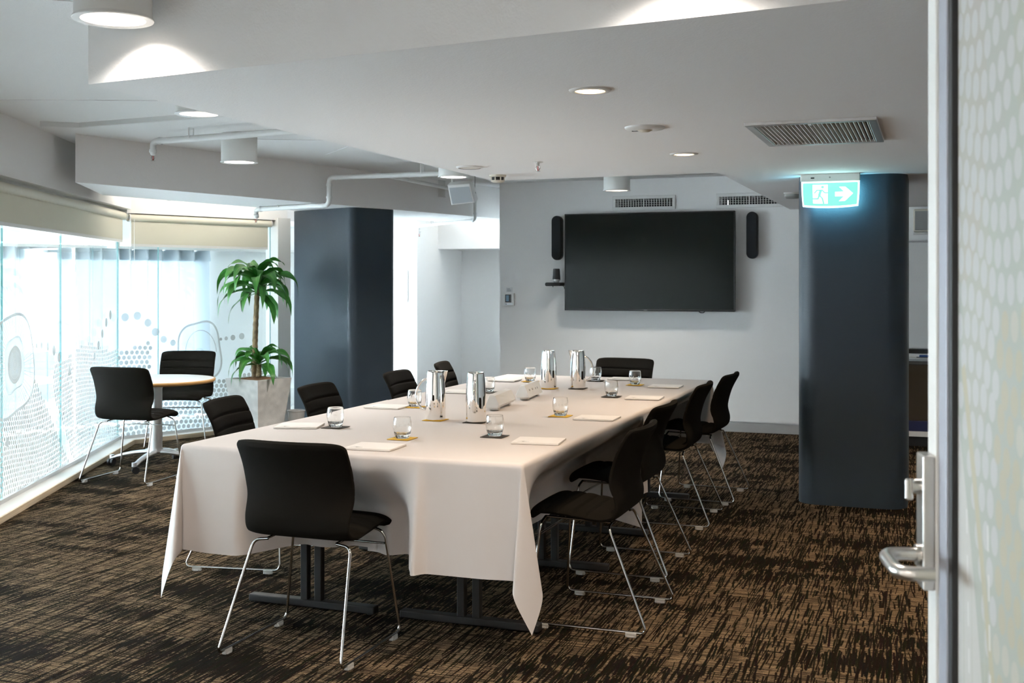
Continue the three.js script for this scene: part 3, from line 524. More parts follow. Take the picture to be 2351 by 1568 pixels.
// exit sign
{
  const t = thing('exit_sign', 'illuminated green exit sign with running figure and right arrow', 'exit sign', -0.595, LOW, 7.44);
  part('housing', [rbox(0, -0.024, 0, 0.36, 0.048, 0.07, 0.006)], M.whitePlastic, t);
  const face = canvasTex(1024, 512, (c, w, h) => {
    c.fillStyle = '#fafffe'; c.fillRect(0, 0, w, h); c.fillStyle = '#34c48c'; c.beginPath(); c.roundRect(26, 26, w - 52, h - 60, 14); c.fill();
    c.fillStyle = '#ffffff'; c.fillRect(200, 60, 270, 372);
    c.fillStyle = '#ffffff'; c.beginPath(); c.moveTo(600, 205); c.lineTo(760, 205); c.lineTo(668, 110); c.lineTo(780, 110); c.lineTo(920, 250); c.lineTo(780, 392); c.lineTo(668, 392); c.lineTo(760, 295); c.lineTo(600, 295); c.closePath(); c.fill();
    c.fillStyle = '#34c48c'; c.strokeStyle = '#34c48c'; c.lineCap = c.lineJoin = 'round';
    c.beginPath(); c.arc(378, 108, 27, 0, 7); c.fill();
    c.lineWidth = 24; c.beginPath(); c.moveTo(236, 222); c.lineTo(276, 168); c.lineTo(372, 166); c.lineTo(412, 218); c.lineTo(462, 218); c.stroke();
    c.lineWidth = 46; c.beginPath(); c.moveTo(345, 180); c.lineTo(318, 262); c.stroke();
    c.lineWidth = 28; c.beginPath(); c.moveTo(318, 268); c.lineTo(292, 338); c.lineTo(196, 338); c.stroke(); c.beginPath(); c.moveTo(322, 270); c.lineTo(372, 330); c.lineTo(392, 420); c.stroke();
  });
  const curve = (a, b) => { const taper = 1 - 0.05 * (1 - b) * (1 - b); return [(a - 0.5) * 0.352 * taper, -0.048 - (1 - b) * 0.155 - (1 - b) * 0.010 * (1 - Math.pow(2 * a - 1, 2)), 0.012]; };
  const glow = std({ color: lin(0.5, 0.5, 0.5), emissive: lin(0.92, 1, 0.98), emissiveMap: face, emissiveIntensity: 0.8, roughness: 0.3 });
  const front = grid(24, 8, (a, b) => { const p = curve(a, b); return p; });
  part('sign_face', front, glow, t);
  const edgeMat = std({ color: lin(0.6, 0.7, 0.7), emissive: lin(0.25, 0.78, 1.0), emissiveIntensity: 6, roughness: 0.3 });
  part('light_guide', grid(24, 8, (a, b) => { const p = curve(a, b); return [p[0], p[1], -0.006]; }), edgeMat, t);
  part('light_guide_rim', [grid(24, 1, (a, b) => { const p = curve(a, 0); return [p[0], p[1], -0.006 + 0.018 * b]; }), grid(1, 8, (a, b) => { const p = curve(0, b); return [p[0], p[1], -0.006 + 0.018 * a]; }), grid(1, 8, (a, b) => { const p = curve(1, b); return [p[0], p[1], -0.006 + 0.018 * a]; })], edgeMat, t);
  part('test_button', cyl(0, 0, 0, 0.005, 0.005, 0.004, 16).rotateX(Math.PI / 2).translate(0.0, -0.024, 0.036), M.grey, t);
  part('indicator_light', box(-0.105, -0.026, 0.0355, 0.022, 0.008, 0.002), M.dark, t);
  const l = new THREE.RectAreaLight(lin(0.45, 0.9, 0.95), 1.6, 0.34, 0.15); l.position.copy(V(-0.595, LOW - 0.13, 7.41)); l.rotation.y = 0; l.lookAt(V(-0.595, LOW - 0.13, 6.41)); l.rotation.y += 0; scene.add(l);
}

// ---------------------------------------------------------------- on the back wall
const BW = 10.95;
{
  const t = thing('television', 'large black flat television on the white back wall', 'television', -2.57, 1.618, BW - 0.10);
  const w = 1.676, h = 0.952;
  part('casing', rbox(0, 0, 0, w, h, 0.045, 0.006), M.black, t);
  part('screen', box(0, 0.004, 0.0228, w - 0.022, h - 0.030, 0.001), M.screen, t);
  for (const [x, y, sx, sy] of [[0, h / 2 - 0.004, w, 0.008], [0, -h / 2 + 0.008, w, 0.016], [-w / 2 + 0.004, 0, 0.008, h], [w / 2 - 0.004, 0, 0.008, h]]) part('bezel', rbox(x, y, 0.019, sx, sy, 0.014, 0.003), M.blackGloss, t);
  part('brand_mark', box(-0.02, -h / 2 + 0.008, 0.0265, 0.034, 0.004, 0.0005), M.grey, t);
  part('wall_mount', box(0, -0.02, -0.058, 1.42, 0.80, 0.07), M.black, t);
  part('cable_loop', rod([[0.49, -h / 2 + 0.01, -0.01], [0.50, -h / 2 - 0.012, -0.01], [0.54, -h / 2 - 0.012, -0.01], [0.55, -h / 2 + 0.01, -0.01]], 0.004, 8, 0.012), M.black, t);
}
const pill = (w, h, d) => { const r = w / 2, s = new THREE.Shape(); s.moveTo(-r, -h / 2 + r); s.absarc(0, -h / 2 + r, r, Math.PI, 2 * Math.PI); s.lineTo(r, h / 2 - r); s.absarc(0, h / 2 - r, r, 0, Math.PI); return new THREE.ExtrudeGeometry(s, { depth: d, bevelEnabled: true, bevelSize: 0.006, bevelThickness: 0.006, bevelSegments: 3, curveSegments: 20 }); };
for (const [u, label] of [[-3.507, 'slim black pill shaped loudspeaker left of the television'], [-1.581, 'slim black pill shaped loudspeaker right of the television']]) {
  const t = thing('wall_loudspeaker', label, 'loudspeaker', u, 1.862, BW, 0, 'pair of slim wall loudspeakers');
  part('cabinet', pill(0.094, 0.430, 0.05).translate(0, 0, 0.02), M.black, t);
  part('grille_cloth', pill(0.088, 0.424, 0.004).translate(0, 0, 0.078), M.speakerCloth, t);
  part('wall_bracket', box(0, 0, 0.008, 0.05, 0.2, 0.016), M.black, t);
}
{
  const t = thing('conference_camera', 'dark grey conference camera on a shelf bracket left of the television', 'camera', -3.50, 1.40, BW);
  part('shelf', [rbox(-0.012, 0.0, 0.115, 0.165, 0.036, 0.15, 0.016, 4)], M.grey, t);
  t.children[0].material = std({ color: lin(0.02, 0.022, 0.024), roughness: 0.4 });
  part('bracket_arm', box(0.045, 0, 0.022, 0.04, 0.03, 0.044), M.black, t);
  part('camera_base', cyl(0.0, 0.028, 0.10, 0.026, 0.03, 0.022, 24), M.grey, t);
  part('camera_body', lathe([[0, 0.155], [0.030, 0.155], [0.033, 0.150], [0.040, 0.042], [0.038, 0.038], [0, 0.038]], 32).translate(0, 0, 0.10), std({ color: lin(0.025, 0.027, 0.03), roughness: 0.45 }), t);
  part('camera_band', cyl(0, 0.043, 0.10, 0.0405, 0.0402, 0.008, 32), M.steel, t);
  part('bolt', cyl(-0.03, -0.022, 0.12, 0.004, 0.004, 0.012, 10), M.black, t);
  part('cable', rod([[0.05, -0.012, 0.05], [0.075, -0.045, 0.04], [0.10, -0.085, 0.03]], 0.003, 8, 0.02), M.black, t);
  part('cable_ferrite', sweep([new THREE.Vector3(0.068, -0.034, 0.044), new THREE.Vector3(0.086, -0.062, 0.036)], 0.009, 12), M.black, t);
}
{
  const t = thing('wall_thermostat', 'white wall controller with small blue display left of the television', 'thermostat', -4.036, 1.245, BW);
  part('casing', rbox(0, 0, 0.010, 0.118, 0.128, 0.020, 0.006), M.whitePlastic, t);
  part('display', box(-0.004, 0.01, 0.0205, 0.066, 0.080, 0.001), M.dark, t);
  part('lit_screen', box(-0.013, 0.012, 0.0213, 0.032, 0.062, 0.0006), std({ color: lin(0.16, 0.28, 0.40), roughness: 0.3 }), t);
  for (let i = 0; i < 5; i++) part('button', box(0.018, 0.038 - i * 0.014, 0.0213, 0.010, 0.006, 0.001), M.grey, t);
  const strip = canvasTex(256, 48, (c, w, h) => { c.fillStyle = '#eef2f6'; c.fillRect(0, 0, w, h); c.fillStyle = '#222'; c.fillRect(16, 12, 18, 14); c.fillRect(16, 12, 7, 26); c.fillRect(46, 12, 16, 26); });
  const lb = part('label_strip', new THREE.PlaneGeometry(0.088, 0.020), std({ map: strip, roughness: 0.6 }), t, 'white adhesive strip with small black marks'); lb.position.set(0, -0.047, 0.0212);
  const s = thing('wall_notice', 'tiny white printed notice above the wall controller', 'notice', -4.037, 1.343, BW);
  const txt = canvasTex(128, 96, (c, w, h) => { c.fillStyle = '#dcdcdc'; c.fillRect(0, 0, w, h); c.fillStyle = '#8d9096'; for (const [y, l] of [[26, 66], [48, 90], [70, 82]]) c.fillRect(20, y, l, 9); });
  part('card', box(0, 0, 0.0015, 0.066, 0.048, 0.003), M.whitePlastic, s);
  const pr = part('print', new THREE.PlaneGeometry(0.064, 0.046), std({ map: txt, roughness: 0.7 }), s); pr.position.z = 0.0034;
}
function wallVent(label, u, y, w, h) {
  const t = thing('wall_vent', label, 'air vent', u, y, BW, 0, 'white air vents above the television');
  const f = 0.03, iw = w - 2 * f, ih = h - 2 * f;
  for (const [x, yy, sx, sy] of [[0, h / 2 - f / 2, w, f], [0, -h / 2 + f / 2, w, f], [-w / 2 + f / 2, 0, f, ih], [w / 2 - f / 2, 0, f, ih]]) part('frame_bar', rbox(x, yy, 0.007, sx, sy, 0.016, 0.003), M.whitePlastic, t);
  part('duct', [box(0, VH / 2 + 0.004, -0.25, VW, 0.004, 0.5), box(0, -VH / 2 - 0.004, -0.25, VW, 0.004, 0.5), box(-VW / 2 - 0.004, 0, -0.25, 0.004, VH + 0.012, 0.5), box(VW / 2 + 0.004, 0, -0.25, 0.004, VH + 0.012, 0.5), box(0, 0, -0.5, VW, VH + 0.012, 0.004)], std({ color: lin(0.09, 0.09, 0.09), roughness: 0.9 }), t, 'duct behind the blades, coloured dark to look shaded');  // duct walls coloured near black so the vent openings look shaded
  const vb = new THREE.BoxGeometry(0.0045, ih, 0.012), hb = new THREE.BoxGeometry(iw, 0.003, 0.008);
  for (let i = 1; i < 22; i++) { const m = part('blade', vb, M.whiteMetal, t); m.position.set(-iw / 2 + i * iw / 22, 0, 0.007); }
  for (let i = 1; i < 4; i++) { const m = part('cross_blade', hb, M.whiteMetal, t); m.position.set(0, -ih / 2 + i * ih / 4, 0.010); }
  part('centre_bar', box(0, 0, 0.009, 0.010, ih, 0.014), M.whitePlastic, t);
}
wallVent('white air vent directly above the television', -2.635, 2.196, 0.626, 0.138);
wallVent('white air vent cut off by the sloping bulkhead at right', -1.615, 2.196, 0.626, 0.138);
{
  const t = thing('wall_loudspeaker', 'white loudspeaker angled down from the ceiling beside the recess', 'loudspeaker', -3.93, 2.215, 9.45, R(8));
  const s = new THREE.Shape(); s.moveTo(-0.105, 0.085); s.lineTo(0.085, 0.095); s.lineTo(0.115, -0.065); s.lineTo(-0.085, -0.085); s.closePath();
  const body = new THREE.Group(); body.name = 'cabinet_group';
  const g = new THREE.ExtrudeGeometry(s, { depth: 0.12, bevelEnabled: true, bevelSize: 0.008, bevelThickness: 0.008, bevelSegments: 3 }).translate(0, 0, -0.06).rotateX(R(18));
  part('cabinet', g, M.whitePlastic, t);
  const s2 = new THREE.Shape(); s2.moveTo(-0.097, 0.066); s2.lineTo(0.085, 0.076); s2.lineTo(0.106, -0.062); s2.lineTo(-0.079, -0.080); s2.closePath();
  part('grille', new THREE.ExtrudeGeometry(s2, { depth: 0.006, bevelEnabled: false }).translate(0, 0, 0.066).rotateX(R(18)), std({ color: lin(0.42, 0.44, 0.46), roughness: 0.6 }), t, 'pale grey grille');
  part('bracket', rod([[-0.10, HIGH - 2.215, -0.02], [-0.10, 0.10, -0.02], [-0.06, 0.08, 0]], 0.012, 10, 0.03), M.whiteMetal, t);
  part('cable', rod([[0.10, HIGH - 2.215, -0.06], [0.10, 0.03, -0.06], [0.115, 0.0, -0.03]], 0.003, 8, 0.03), M.grey, t);
}
{
  const t = thing('access_panel', 'white square access panel on the bright recess wall', 'access panel', -6.06, 1.37, 12.38);
  part('panel', box(0, 0, 0.004, 0.42, 0.38, 0.008), M.paint, t);
  for (const [x, y] of [[-1, -1], [1, -1], [-1, 1], [1, 1], [0.4, 1], [0.4, -1]]) part('screw', cyl(0, 0, 0, 0.005, 0.005, 0.002, 10).rotateX(Math.PI / 2).translate(x * 0.19, y * 0.17, 0.009), M.grey, t);
  for (const [x, y, sx, sy] of [[0, 0.192, 0.39, 0.003], [0, -0.192, 0.39, 0.003], [-0.212, 0, 0.003, 0.387], [0.212, 0, 0.003, 0.387]]) part('joint', box(x, y, 0.001, sx, sy, 0.002), M.grey, t);
}
// what shows between the right column and the door
{
  let t = thing('whiteboard', 'whiteboard with pen tray seen between dark column and door', 'whiteboard', 0.05, 0, BW - 0.03);
  part('board', box(0.0, 1.305, 0.0, 1.2, 0.95, 0.02), M.whitePlastic, t);
  for (const y of [1.785, 0.828]) part('frame_bar', rbox(0, y, 0.004, 1.22, 0.014, 0.034, 0.004), M.aluminium, t);
  part('rail', box(0, 0.800, 0.0, 1.2, 0.036, 0.03), M.dark, t);
  part('pen_tray', [box(0, 0.742, 0.05, 1.2, 0.012, 0.10), box(0, 0.758, 0.008, 1.2, 0.036, 0.012)], M.whitePlastic, t);
  tag(mesh('marker_pen', sweep([V(-0.10, 0.761, BW - 0.085), V(0.02, 0.761, BW - 0.085)], 0.010, 12), M.blue), 'blue marker pen lying on the whiteboard tray', 'marker');
  tag(mesh('board_eraser', rbox(-0.075, 0.7515, -(BW - 0.115), 0.10, 0.007, 0.02, 0.003), M.black), 'thin black strip in front of the blue marker on the tray', 'eraser');
  t = thing('low_cabinet', 'dark brown low cabinet below the whiteboard tray', 'cabinet', 0.05, 0.22, BW - 0.22);
  part('body', rbox(0, 0.245, 0, 1.1, 0.49, 0.40, 0.004), M.brown, t);
  part('top_edge', box(0, 0.487, 0.202, 1.1, 0.006, 0.004), M.dark, t);
  t = thing('storage_box', 'dark blue box with a white base under the brown cabinet', 'box', 0.05, 0, BW - 0.24);
  part('box_body', rbox(0, 0.175, 0, 1.0, 0.088, 0.40, 0.006), M.navy, t);
  part('base_rail', box(0, 0.108, 0.0, 1.0, 0.044, 0.42), M.whitePlastic, t);
  part('plinth', box(0, 0.043, 0, 0.9, 0.086, 0.36), M.black, t);
  t = thing('wall_loudspeaker', 'cream box loudspeaker on the wall between column and door', 'loudspeaker', 0.0, 1.97, BW);
  part('cabinet', rbox(0, 0, 0.09, 0.30, 0.20, 0.16, 0.012), M.creamPlastic, t);
  part('grille', rbox(-0.01, -0.004, 0.172, 0.25, 0.17, 0.006, 0.003), M.grey, t, 'grey grille');
  part('name_plate', box(0.045, 0.005, 0.1765, 0.012, 0.034, 0.002), M.steel, t);
  part('shelf_bracket', box(0, -0.115, 0.09, 0.30, 0.014, 0.18), M.whiteMetal, t);
}

// ---------------------------------------------------------------- the open glazed door at right
{
  const far = [0.017, 1.911], near = [0.206, 1.02], d = unit(far, near), L = Math.hypot(far[0] - near[0], far[1] - near[1]);
  const door = structGroup('door_1', 'open glazed door with lever handle and printed frosted glass');
  door.position.copy(V(far[0], 0, far[1])); door.rotation.y = Math.atan2(d[1], d[0]) ;   // local +x runs along the leaf towards the camera, local +z is the side facing into the doorway
  const z = door.rotation.y; 
  const H = 2.06, th = 0.045;
  const side = 1;                                         // the visible face
  part('stile', rbox(0.0275, H / 2, 0, 0.055, H, th, 0.003), M.whiteMetal, door);
  part('inner_frame', rbox(0.08, H / 2, 0, 0.05, H, th - 0.008, 0.003), std({ color: lin(0.36, 0.37, 0.42), roughness: 0.45, metalness: 0.2 }), door, 'blue grey inner frame');
  part('gasket', rbox(0.115, H / 2, 0, 0.020, H, th - 0.014, 0.002), M.black, door);
  part('hinge_stile', rbox(L - 0.04, H / 2, 0, 0.08, H, th, 0.003), M.whiteMetal, door);
  const w = L - 0.08 - 0.125, k = 1100;
  const print = canvasTex(Math.round(w * k), 2048, (c, cw, ch) => {
    const Y = (y) => ch - y / H * ch, X = (x) => x * k;
    c.fillStyle = '#a9aa9d'; c.fillRect(0, 0, cw, ch);
    const g = hash;
    for (let i = 0; i < 26; i++) { c.fillStyle = `rgba(${166 + 20 * hash(i, 1, 7)},${156 + 20 * hash(i, 2, 7)},${132 + 20 * hash(i, 3, 7)},0.25)`; c.beginPath(); c.ellipse(X(hash(i, 4, 7) * w), Y(hash(i, 5, 7) * H), 60 + 120 * hash(i, 6, 7), 90 + 200 * hash(i, 8, 7), 0, 0, 7); c.fill(); }
    for (let j = 0; j < 48; j++) for (let i = -1; i < 19; i++) {
      const x = (i + (j % 2) * 0.5) * 0.041 + 0.008 * Math.sin(j * 0.6), y = 0.02 + j * 0.0455 + 0.02 * Math.sin(i * 0.55 + j * 0.25);
      const low = y < 1.32 - 0.95 * Math.max(0, x - 0.03) && x < 0.34, leaf = y < 1.20 - 2.4 * Math.max(0, x - 0.02);
      if (leaf) continue;
      c.fillStyle = y < 1.40 && x > 0.20 ? (hash(i, j, 9) > 0.2 ? '#b3a98e' : '#b9b3a3') : '#bdbab6';
      c.beginPath(); c.ellipse(X(x), Y(y), 0.0160 * k, 0.0195 / H * ch, 0, 0, 7); c.fill();
    }
    c.strokeStyle = '#b5aa8a'; c.lineWidth = 24; c.beginPath(); c.moveTo(X(0.03), Y(1.30)); c.quadraticCurveTo(X(0.16), Y(1.0), X(0.42), Y(0.2)); c.stroke();
    c.fillStyle = '#c3beb6'; c.beginPath(); c.moveTo(X(0.0), Y(1.22)); c.quadraticCurveTo(X(0.13), Y(0.98), X(0.34), Y(0.1)); c.lineTo(X(0.0), Y(0.1)); c.fill();
    c.fillStyle = '#b3b1a0'; for (const x of [0.03, 0.075, 0.14]) { c.beginPath(); c.moveTo(X(x), Y(1.1)); c.lineTo(X(x + 0.012), Y(0.2)); c.lineTo(X(x + 0.03), Y(0.2)); c.fill(); }
    c.strokeStyle = '#d8d3cd'; c.lineWidth = 8; c.setLineDash([34, 30]); for (const x of [0.05, 0.16]) { c.beginPath(); c.moveTo(X(x), Y(1.1)); c.lineTo(X(x + 0.06), Y(0.1)); c.stroke(); }
    c.setLineDash([]);
  });
  part('glass_pane', box(0.125 + w / 2, H / 2, 0, w, H, 0.010), phy({ color: lin(0.7, 0.75, 0.72), roughness: 0.3, transmission: 0.25, thickness: 0 }), door);
  const film = (zz, turn) => { const f = part('printed_film', new THREE.PlaneGeometry(w, H), phy({ map: print, roughness: 0.55, transmission: 0.25, thickness: 0 }), door, 'frosted film printed with pale dots'); f.position.set(0.125 + w / 2, H / 2, zz); f.rotation.y = turn; };
  film(side * 0.0065, side < 0 ? Math.PI : 0);
  // lock plate and lever
  const f = side * th / 2;
  part('lock_plate', rbox(0.0275, 1.053, f + side * 0.009, 0.050, 0.205, 0.018, 0.003), M.steel, door);
  part('thumb_turn', [cyl(0, 0, 0, 0.012, 0.012, 0.012, 20).rotateX(Math.PI / 2).translate(0.0275, 1.105, f + side * 0.024), rbox(0.0275, 1.10, f + side * 0.034, 0.010, 0.034, 0.012, 0.004)], M.chrome, door);
  const lever = part('lever_handle', rod([[0.0275, 1.0, f + side * 0.016], [0.0275, 1.0, f + side * 0.072], [0.150, 1.0, f + side * 0.072], [0.150, 1.0, f + side * 0.022]], 0.0105, 16, 0.03), M.steel, door);
  part('rosette', cyl(0, 0, 0, 0.016, 0.016, 0.006, 24).rotateX(Math.PI / 2).translate(0.0275, 1.0, f + side * 0.021), M.steel, lever);
}

// ---------------------------------------------------------------- chairs
function chairShell(s0, s1, ns) {                         // padded shell between two places of its profile; local -z is forward
  const prof = new THREE.CatmullRomCurve3([[-0.235, 0.438], [-0.222, 0.462], [-0.16, 0.468], [-0.02, 0.452], [0.075, 0.446], [0.125, 0.466], [0.143, 0.515], [0.146, 0.60], [0.175, 0.712], [0.230, 0.818]].map((p) => new THREE.Vector3(0, p[1], p[0])), false, 'centripetal');
  const LEN = prof.getLength(), nt = 14;
  const seams = [0.10, 0.18, 0.26, 0.34, 0.62, 0.705, 0.79, 0.875];
  const at = (s, t, f) => {                               // f = 1 sitting face, -1 back face
    const q = Math.min(0.9999, Math.max(0.0001, s)), p = prof.getPointAt(q), tg = prof.getTangentAt(q), n = new THREE.Vector3(0, tg.z, -tg.y);
    const fromEnd = Math.min(s, 1 - s) * LEN, r = 0.032;
    let hw = 0.224 + 0.012 * smooth(0.5, 0.8, s);
    if (fromEnd < r) hw -= r - Math.sqrt(Math.max(0, r * r - Math.pow(r - fromEnd, 2)));
    const x = hw * Math.sin(t * Math.PI / 2) ;
    const e = Math.pow(Math.abs(x / hw), 8), th = 0.021 * (1 - 0.72 * e) * (1 - 0.6 * Math.pow(Math.max(0, 1 - fromEnd / 0.02), 2));
    let g = 0; if (f > 0) for (const m of seams) { const q = (s - m) * LEN; g += Math.exp(-Math.pow(q / 0.0045, 2)) + 0.25 * Math.exp(-Math.pow(q / 0.015, 2)); }
    const pad = th * (f > 0 ? 1 : 0.55) - 0.0095 * g * (Math.abs(x) < hw - 0.02 ? 1 : 0.2) + (f > 0 ? 0.004 * (1 - e) : 0);
    p.addScaledVector(n, f * pad);
    const bow = smooth(0.52, 0.72, s);
    return [x, p.y + 0.010 * smooth(0.3, 0.0, s) * Math.pow(x / hw, 2) * -0.5, p.z - 0.034 * bow * Math.pow(x / 0.22, 2) + 0.010 * (1 - bow) * 0];
  };
  const N = nt * 2;                                       // one closed skin: round across the section
  const loop = (s, k) => { const i = k % (2 * N); return i <= N ? at(s, -1 + 2 * i / N, 1) : at(s, 1 - 2 * (i - N) / N, -1); };
  const skin = grid(2 * N, ns, (a, b) => loop(s0 + (s1 - s0) * b, Math.round(a * 2 * N)));
  const cap = (s, flip) => grid(N, 1, (a, b) => at(s, (flip ? 1 - 2 * a : -1 + 2 * a), b ? 1 : -1));
  return merge([skin, cap(s0, false), cap(s1, true)]);
}
const seatGeo = chairShell(0, 0.475, 76), backGeo = chairShell(0.475, 1, 84);
const sideRod = (s) => rod([[s * 0.150, 0.425, 0.095], [s * 0.212, 0.418, 0.098], [s * 0.262, 0.006 + 0.012, 0.270], [s * 0.262, 0.018, -0.225], [s * 0.208, 0.418, -0.195], [s * 0.150, 0.436, -0.190]], 0.0058, 10, 0.032);
const glideGeo = merge([rbox(0, 0.010, 0, 0.020, 0.020, 0.046, 0.004), rbox(0, 0.004, 0, 0.028, 0.008, 0.030, 0.003)]);
const barGeo = (z, y) => sweep([new THREE.Vector3(-0.207, y, z), new THREE.Vector3(0.207, y, z)], 0.005, 8);
function makeChair(label) {
  const t = thing('chair', label, 'chair', 0, 0, 0, 0, 'black upholstered sled chairs');
  part('seat', seatGeo, M.fabric, t); part('backrest', backGeo, M.fabric, t);
  for (const s of [-1, 1]) part('sled_leg', sideRod(s), M.chrome, t);
  part('crossbar', barGeo(-0.197, 0.372), M.chrome, t);
  for (const s of [-1, 1]) part('seat_support', rod([[s * 0.150, 0.436, -0.19], [s * 0.150, 0.428, 0.095]], 0.005, 8), M.chrome, t);
  for (const s of [-1, 1]) for (const z of [-0.165, 0.205]) part('glide', glideGeo, M.clearPlastic, t).position.set(s * 0.262, 0, z);
  return t;
}
const chairs = [
  ['black chair seen from behind at the near end of the white table', -2.27, 3.95, R(0)],
  ['black chair nearest the camera on the right side of the table', -1.333, 4.73, R(90)],
  ['black chair second from the camera on the right side of the table', -1.43, 5.60, R(89)],
  ['black chair third from the camera on the right side of the table', -1.46, 6.80, R(91)],
  ['black chair furthest from the camera on the right side of the table', -1.43, 7.585, R(88)],
  ['black chair on the left side of the table nearest the camera', -3.24, 5.06, R(-80)],
  ['black chair on the left side of the table in front of the blue column', -3.20, 5.92, R(-86)],
  ['black chair on the left side of the table third from the camera', -3.19, 6.98, R(-86)],
  ['black chair on the left side of the table furthest from the camera', -3.25, 7.90, R(-78)],
  ['black chair at the far end of the table below the television', -2.27, 8.58, R(176)],
  ['black chair seen from behind at the round table', -5.40, 6.82, R(5)],
  ['black chair facing the camera behind the round table', -6.00, 8.22, R(180 + 20)],
];
const chair0 = makeChair(chairs[0][0]);
chairs.forEach(([label, u, w, a], i) => { if (i) copyOf(chair0, label, u, 0, w, a); else { chair0.position.copy(V(u, 0, w)); chair0.rotation.y = a; } });

// ---------------------------------------------------------------- the long table: four folding tables under four cloths
const TU0 = -2.90, TU1 = -1.42, TW0 = 3.98, TW1 = 7.83, TM = 5.85, TC = -2.17, TH = 0.75;
function folding(label, u0, u1, w0, w1) {
  const t = thing('folding_table', label, 'table', (u0 + u1) / 2, 0, (w0 + w1) / 2, 0, 'folding tables under the white cloths');
  const W = u1 - u0 - 0.03, D = w1 - w0 - 0.03;
  part('tabletop', rbox(0, 0.727, 0, W, 0.028, D, 0.004), M.laminate, t);
  for (const s of [-1, 1]) {
    const z = s * (D / 2 - 0.40);
    for (const x of [-0.034, 0.034]) part('post', rbox(x, 0.37, z, 0.034, 0.69, 0.034, 0.004), M.legMetal, t);
    part('foot', rbox(0, 0.022, z, 0.62, 0.032, 0.048, 0.006), M.legMetal, t);
    part('top_brace', rbox(0, 0.700, z, 0.5, 0.026, 0.04, 0.004), M.legMetal, t);
    for (const x of [-0.28, 0.28]) part('foot_pad', cyl(x, 0.004, z, 0.014, 0.014, 0.008, 12), M.black, t);
  }
}
folding('black framed folding table under the near left white cloth', TU0, TC, TW0, TM);
folding('black framed folding table under the near right white cloth', TC, TU1, TW0, TM);
folding('black framed folding table under the far left white cloth', TU0, TC, TM, TW1);
folding('black framed folding table under the far right white cloth', TC, TU1, TM, TW1);

function cloth(name, label, u0, u1, w0, w1, ov, top, opt) {
  const xs = [], ys = [], lin1 = (a, b, n, list) => { for (let i = 0; i < n; i++) list.push(a + (b - a) * i / n); };
  if (ov.l) lin1(u0 - ov.l, u0, 34, xs); lin1(u0, u1, 60, xs); if (ov.r) lin1(u1, u1 + ov.r, 34, xs); xs.push(u1 + (ov.r || 0));
  if (ov.f) lin1(w0 - ov.f, w0, 34, ys); lin1(w0, w1, 150, ys); if (ov.b) lin1(w1, w1 + ov.b, 34, ys); ys.push(w1 + (ov.b || 0));
  const rad = 0.012;
  const drop = (o) => { const q = rad * Math.PI / 2; if (o < q) { const a = o / rad; return [rad * Math.sin(a), rad * (1 - Math.cos(a))]; } return [rad, rad + o - q]; };
  const edge = (side, c, o, cl) => {                      // how far out the hanging cloth stands at distance o down the edge
    const [h, y] = drop(o), q = o * smooth(0, 0.16, Math.min(c, cl - c));
    return [h + (opt.wave ? opt.wave(side, c, o) * q : 0) - (opt.tuck ? opt.tuck(side, c, o) : 0), y * (opt.len ? opt.len(side, c) : 1)];
  };
  const P = (a, b) => {
    const ox = a < u0 ? u0 - a : a > u1 ? a - u1 : 0, oz = b < w0 ? w0 - b : b > w1 ? b - w1 : 0, sx = a < u0 ? -1 : 1, sz = b < w0 ? -1 : 1;
    const bu = Math.min(u1, Math.max(u0, a)), bw = Math.min(w1, Math.max(w0, b));
    if (!ox && !oz) return [bu, top, bw];
    if (ox && !oz) { const [h, y] = edge(sx < 0 ? 'l' : 'r', bw - w0, ox, w1 - w0); return [bu + sx * h, top - y, bw]; }
    if (oz && !ox) { const [h, y] = edge(sz < 0 ? 'f' : 'b', bu - u0, oz, u1 - u0); return [bu, top - y, bw + sz * h]; }
    const r = Math.hypot(ox, oz), f = Math.atan2(oz, ox), t = f / (Math.PI / 2), key = (sz < 0 ? 'f' : 'b') + (sx < 0 ? 'l' : 'r'), [A, B, lean] = opt.cone?.[key] || [0.15, -0.18, 0];
    const [h, y] = drop(r), k = Math.max(0, r - 0.02);
    const o1 = A * Math.sin(Math.PI * t) * k, o2 = (B * Math.sin(2 * Math.PI * t) + lean * Math.sin(Math.PI * t)) * k;
    const flare = Math.min(0.9, Math.hypot(o1, o2) / (k + 1e-6));
    const dx = h * Math.cos(f) * sx + sx * (o1 - o2) * Math.SQRT1_2, dz = h * Math.sin(f) * sz + sz * (o1 + o2) * Math.SQRT1_2;
    return [bu + dx, top - y * Math.sqrt(1 - flare * flare), bw + dz];
  };
  const pos = [], uv = [], idx = [], n = xs.length, m = ys.length;
  for (let j = 0; j < m; j++) for (let i = 0; i < n; i++) { const p = P(xs[i], ys[j]); pos.push(p[0], p[1], -p[2]); uv.push(xs[i], ys[j]); }
  for (let j = 0; j < m - 1; j++) for (let i = 0; i < n - 1; i++) { const a = j * n + i, b = a + n; idx.push(a, a + 1, b, b, a + 1, b + 1); }
  const g = new THREE.BufferGeometry();
  g.setAttribute('position', new THREE.Float32BufferAttribute(pos, 3)); g.setAttribute('uv', new THREE.Float32BufferAttribute(uv, 2)); g.setIndex(idx); g.computeVertexNormals();
  return tag(mesh(name, g, M.cloth), label, 'tablecloth', 'white tablecloths');
}
const G = (x, c, s) => Math.exp(-Math.pow((x - c) / s, 2));
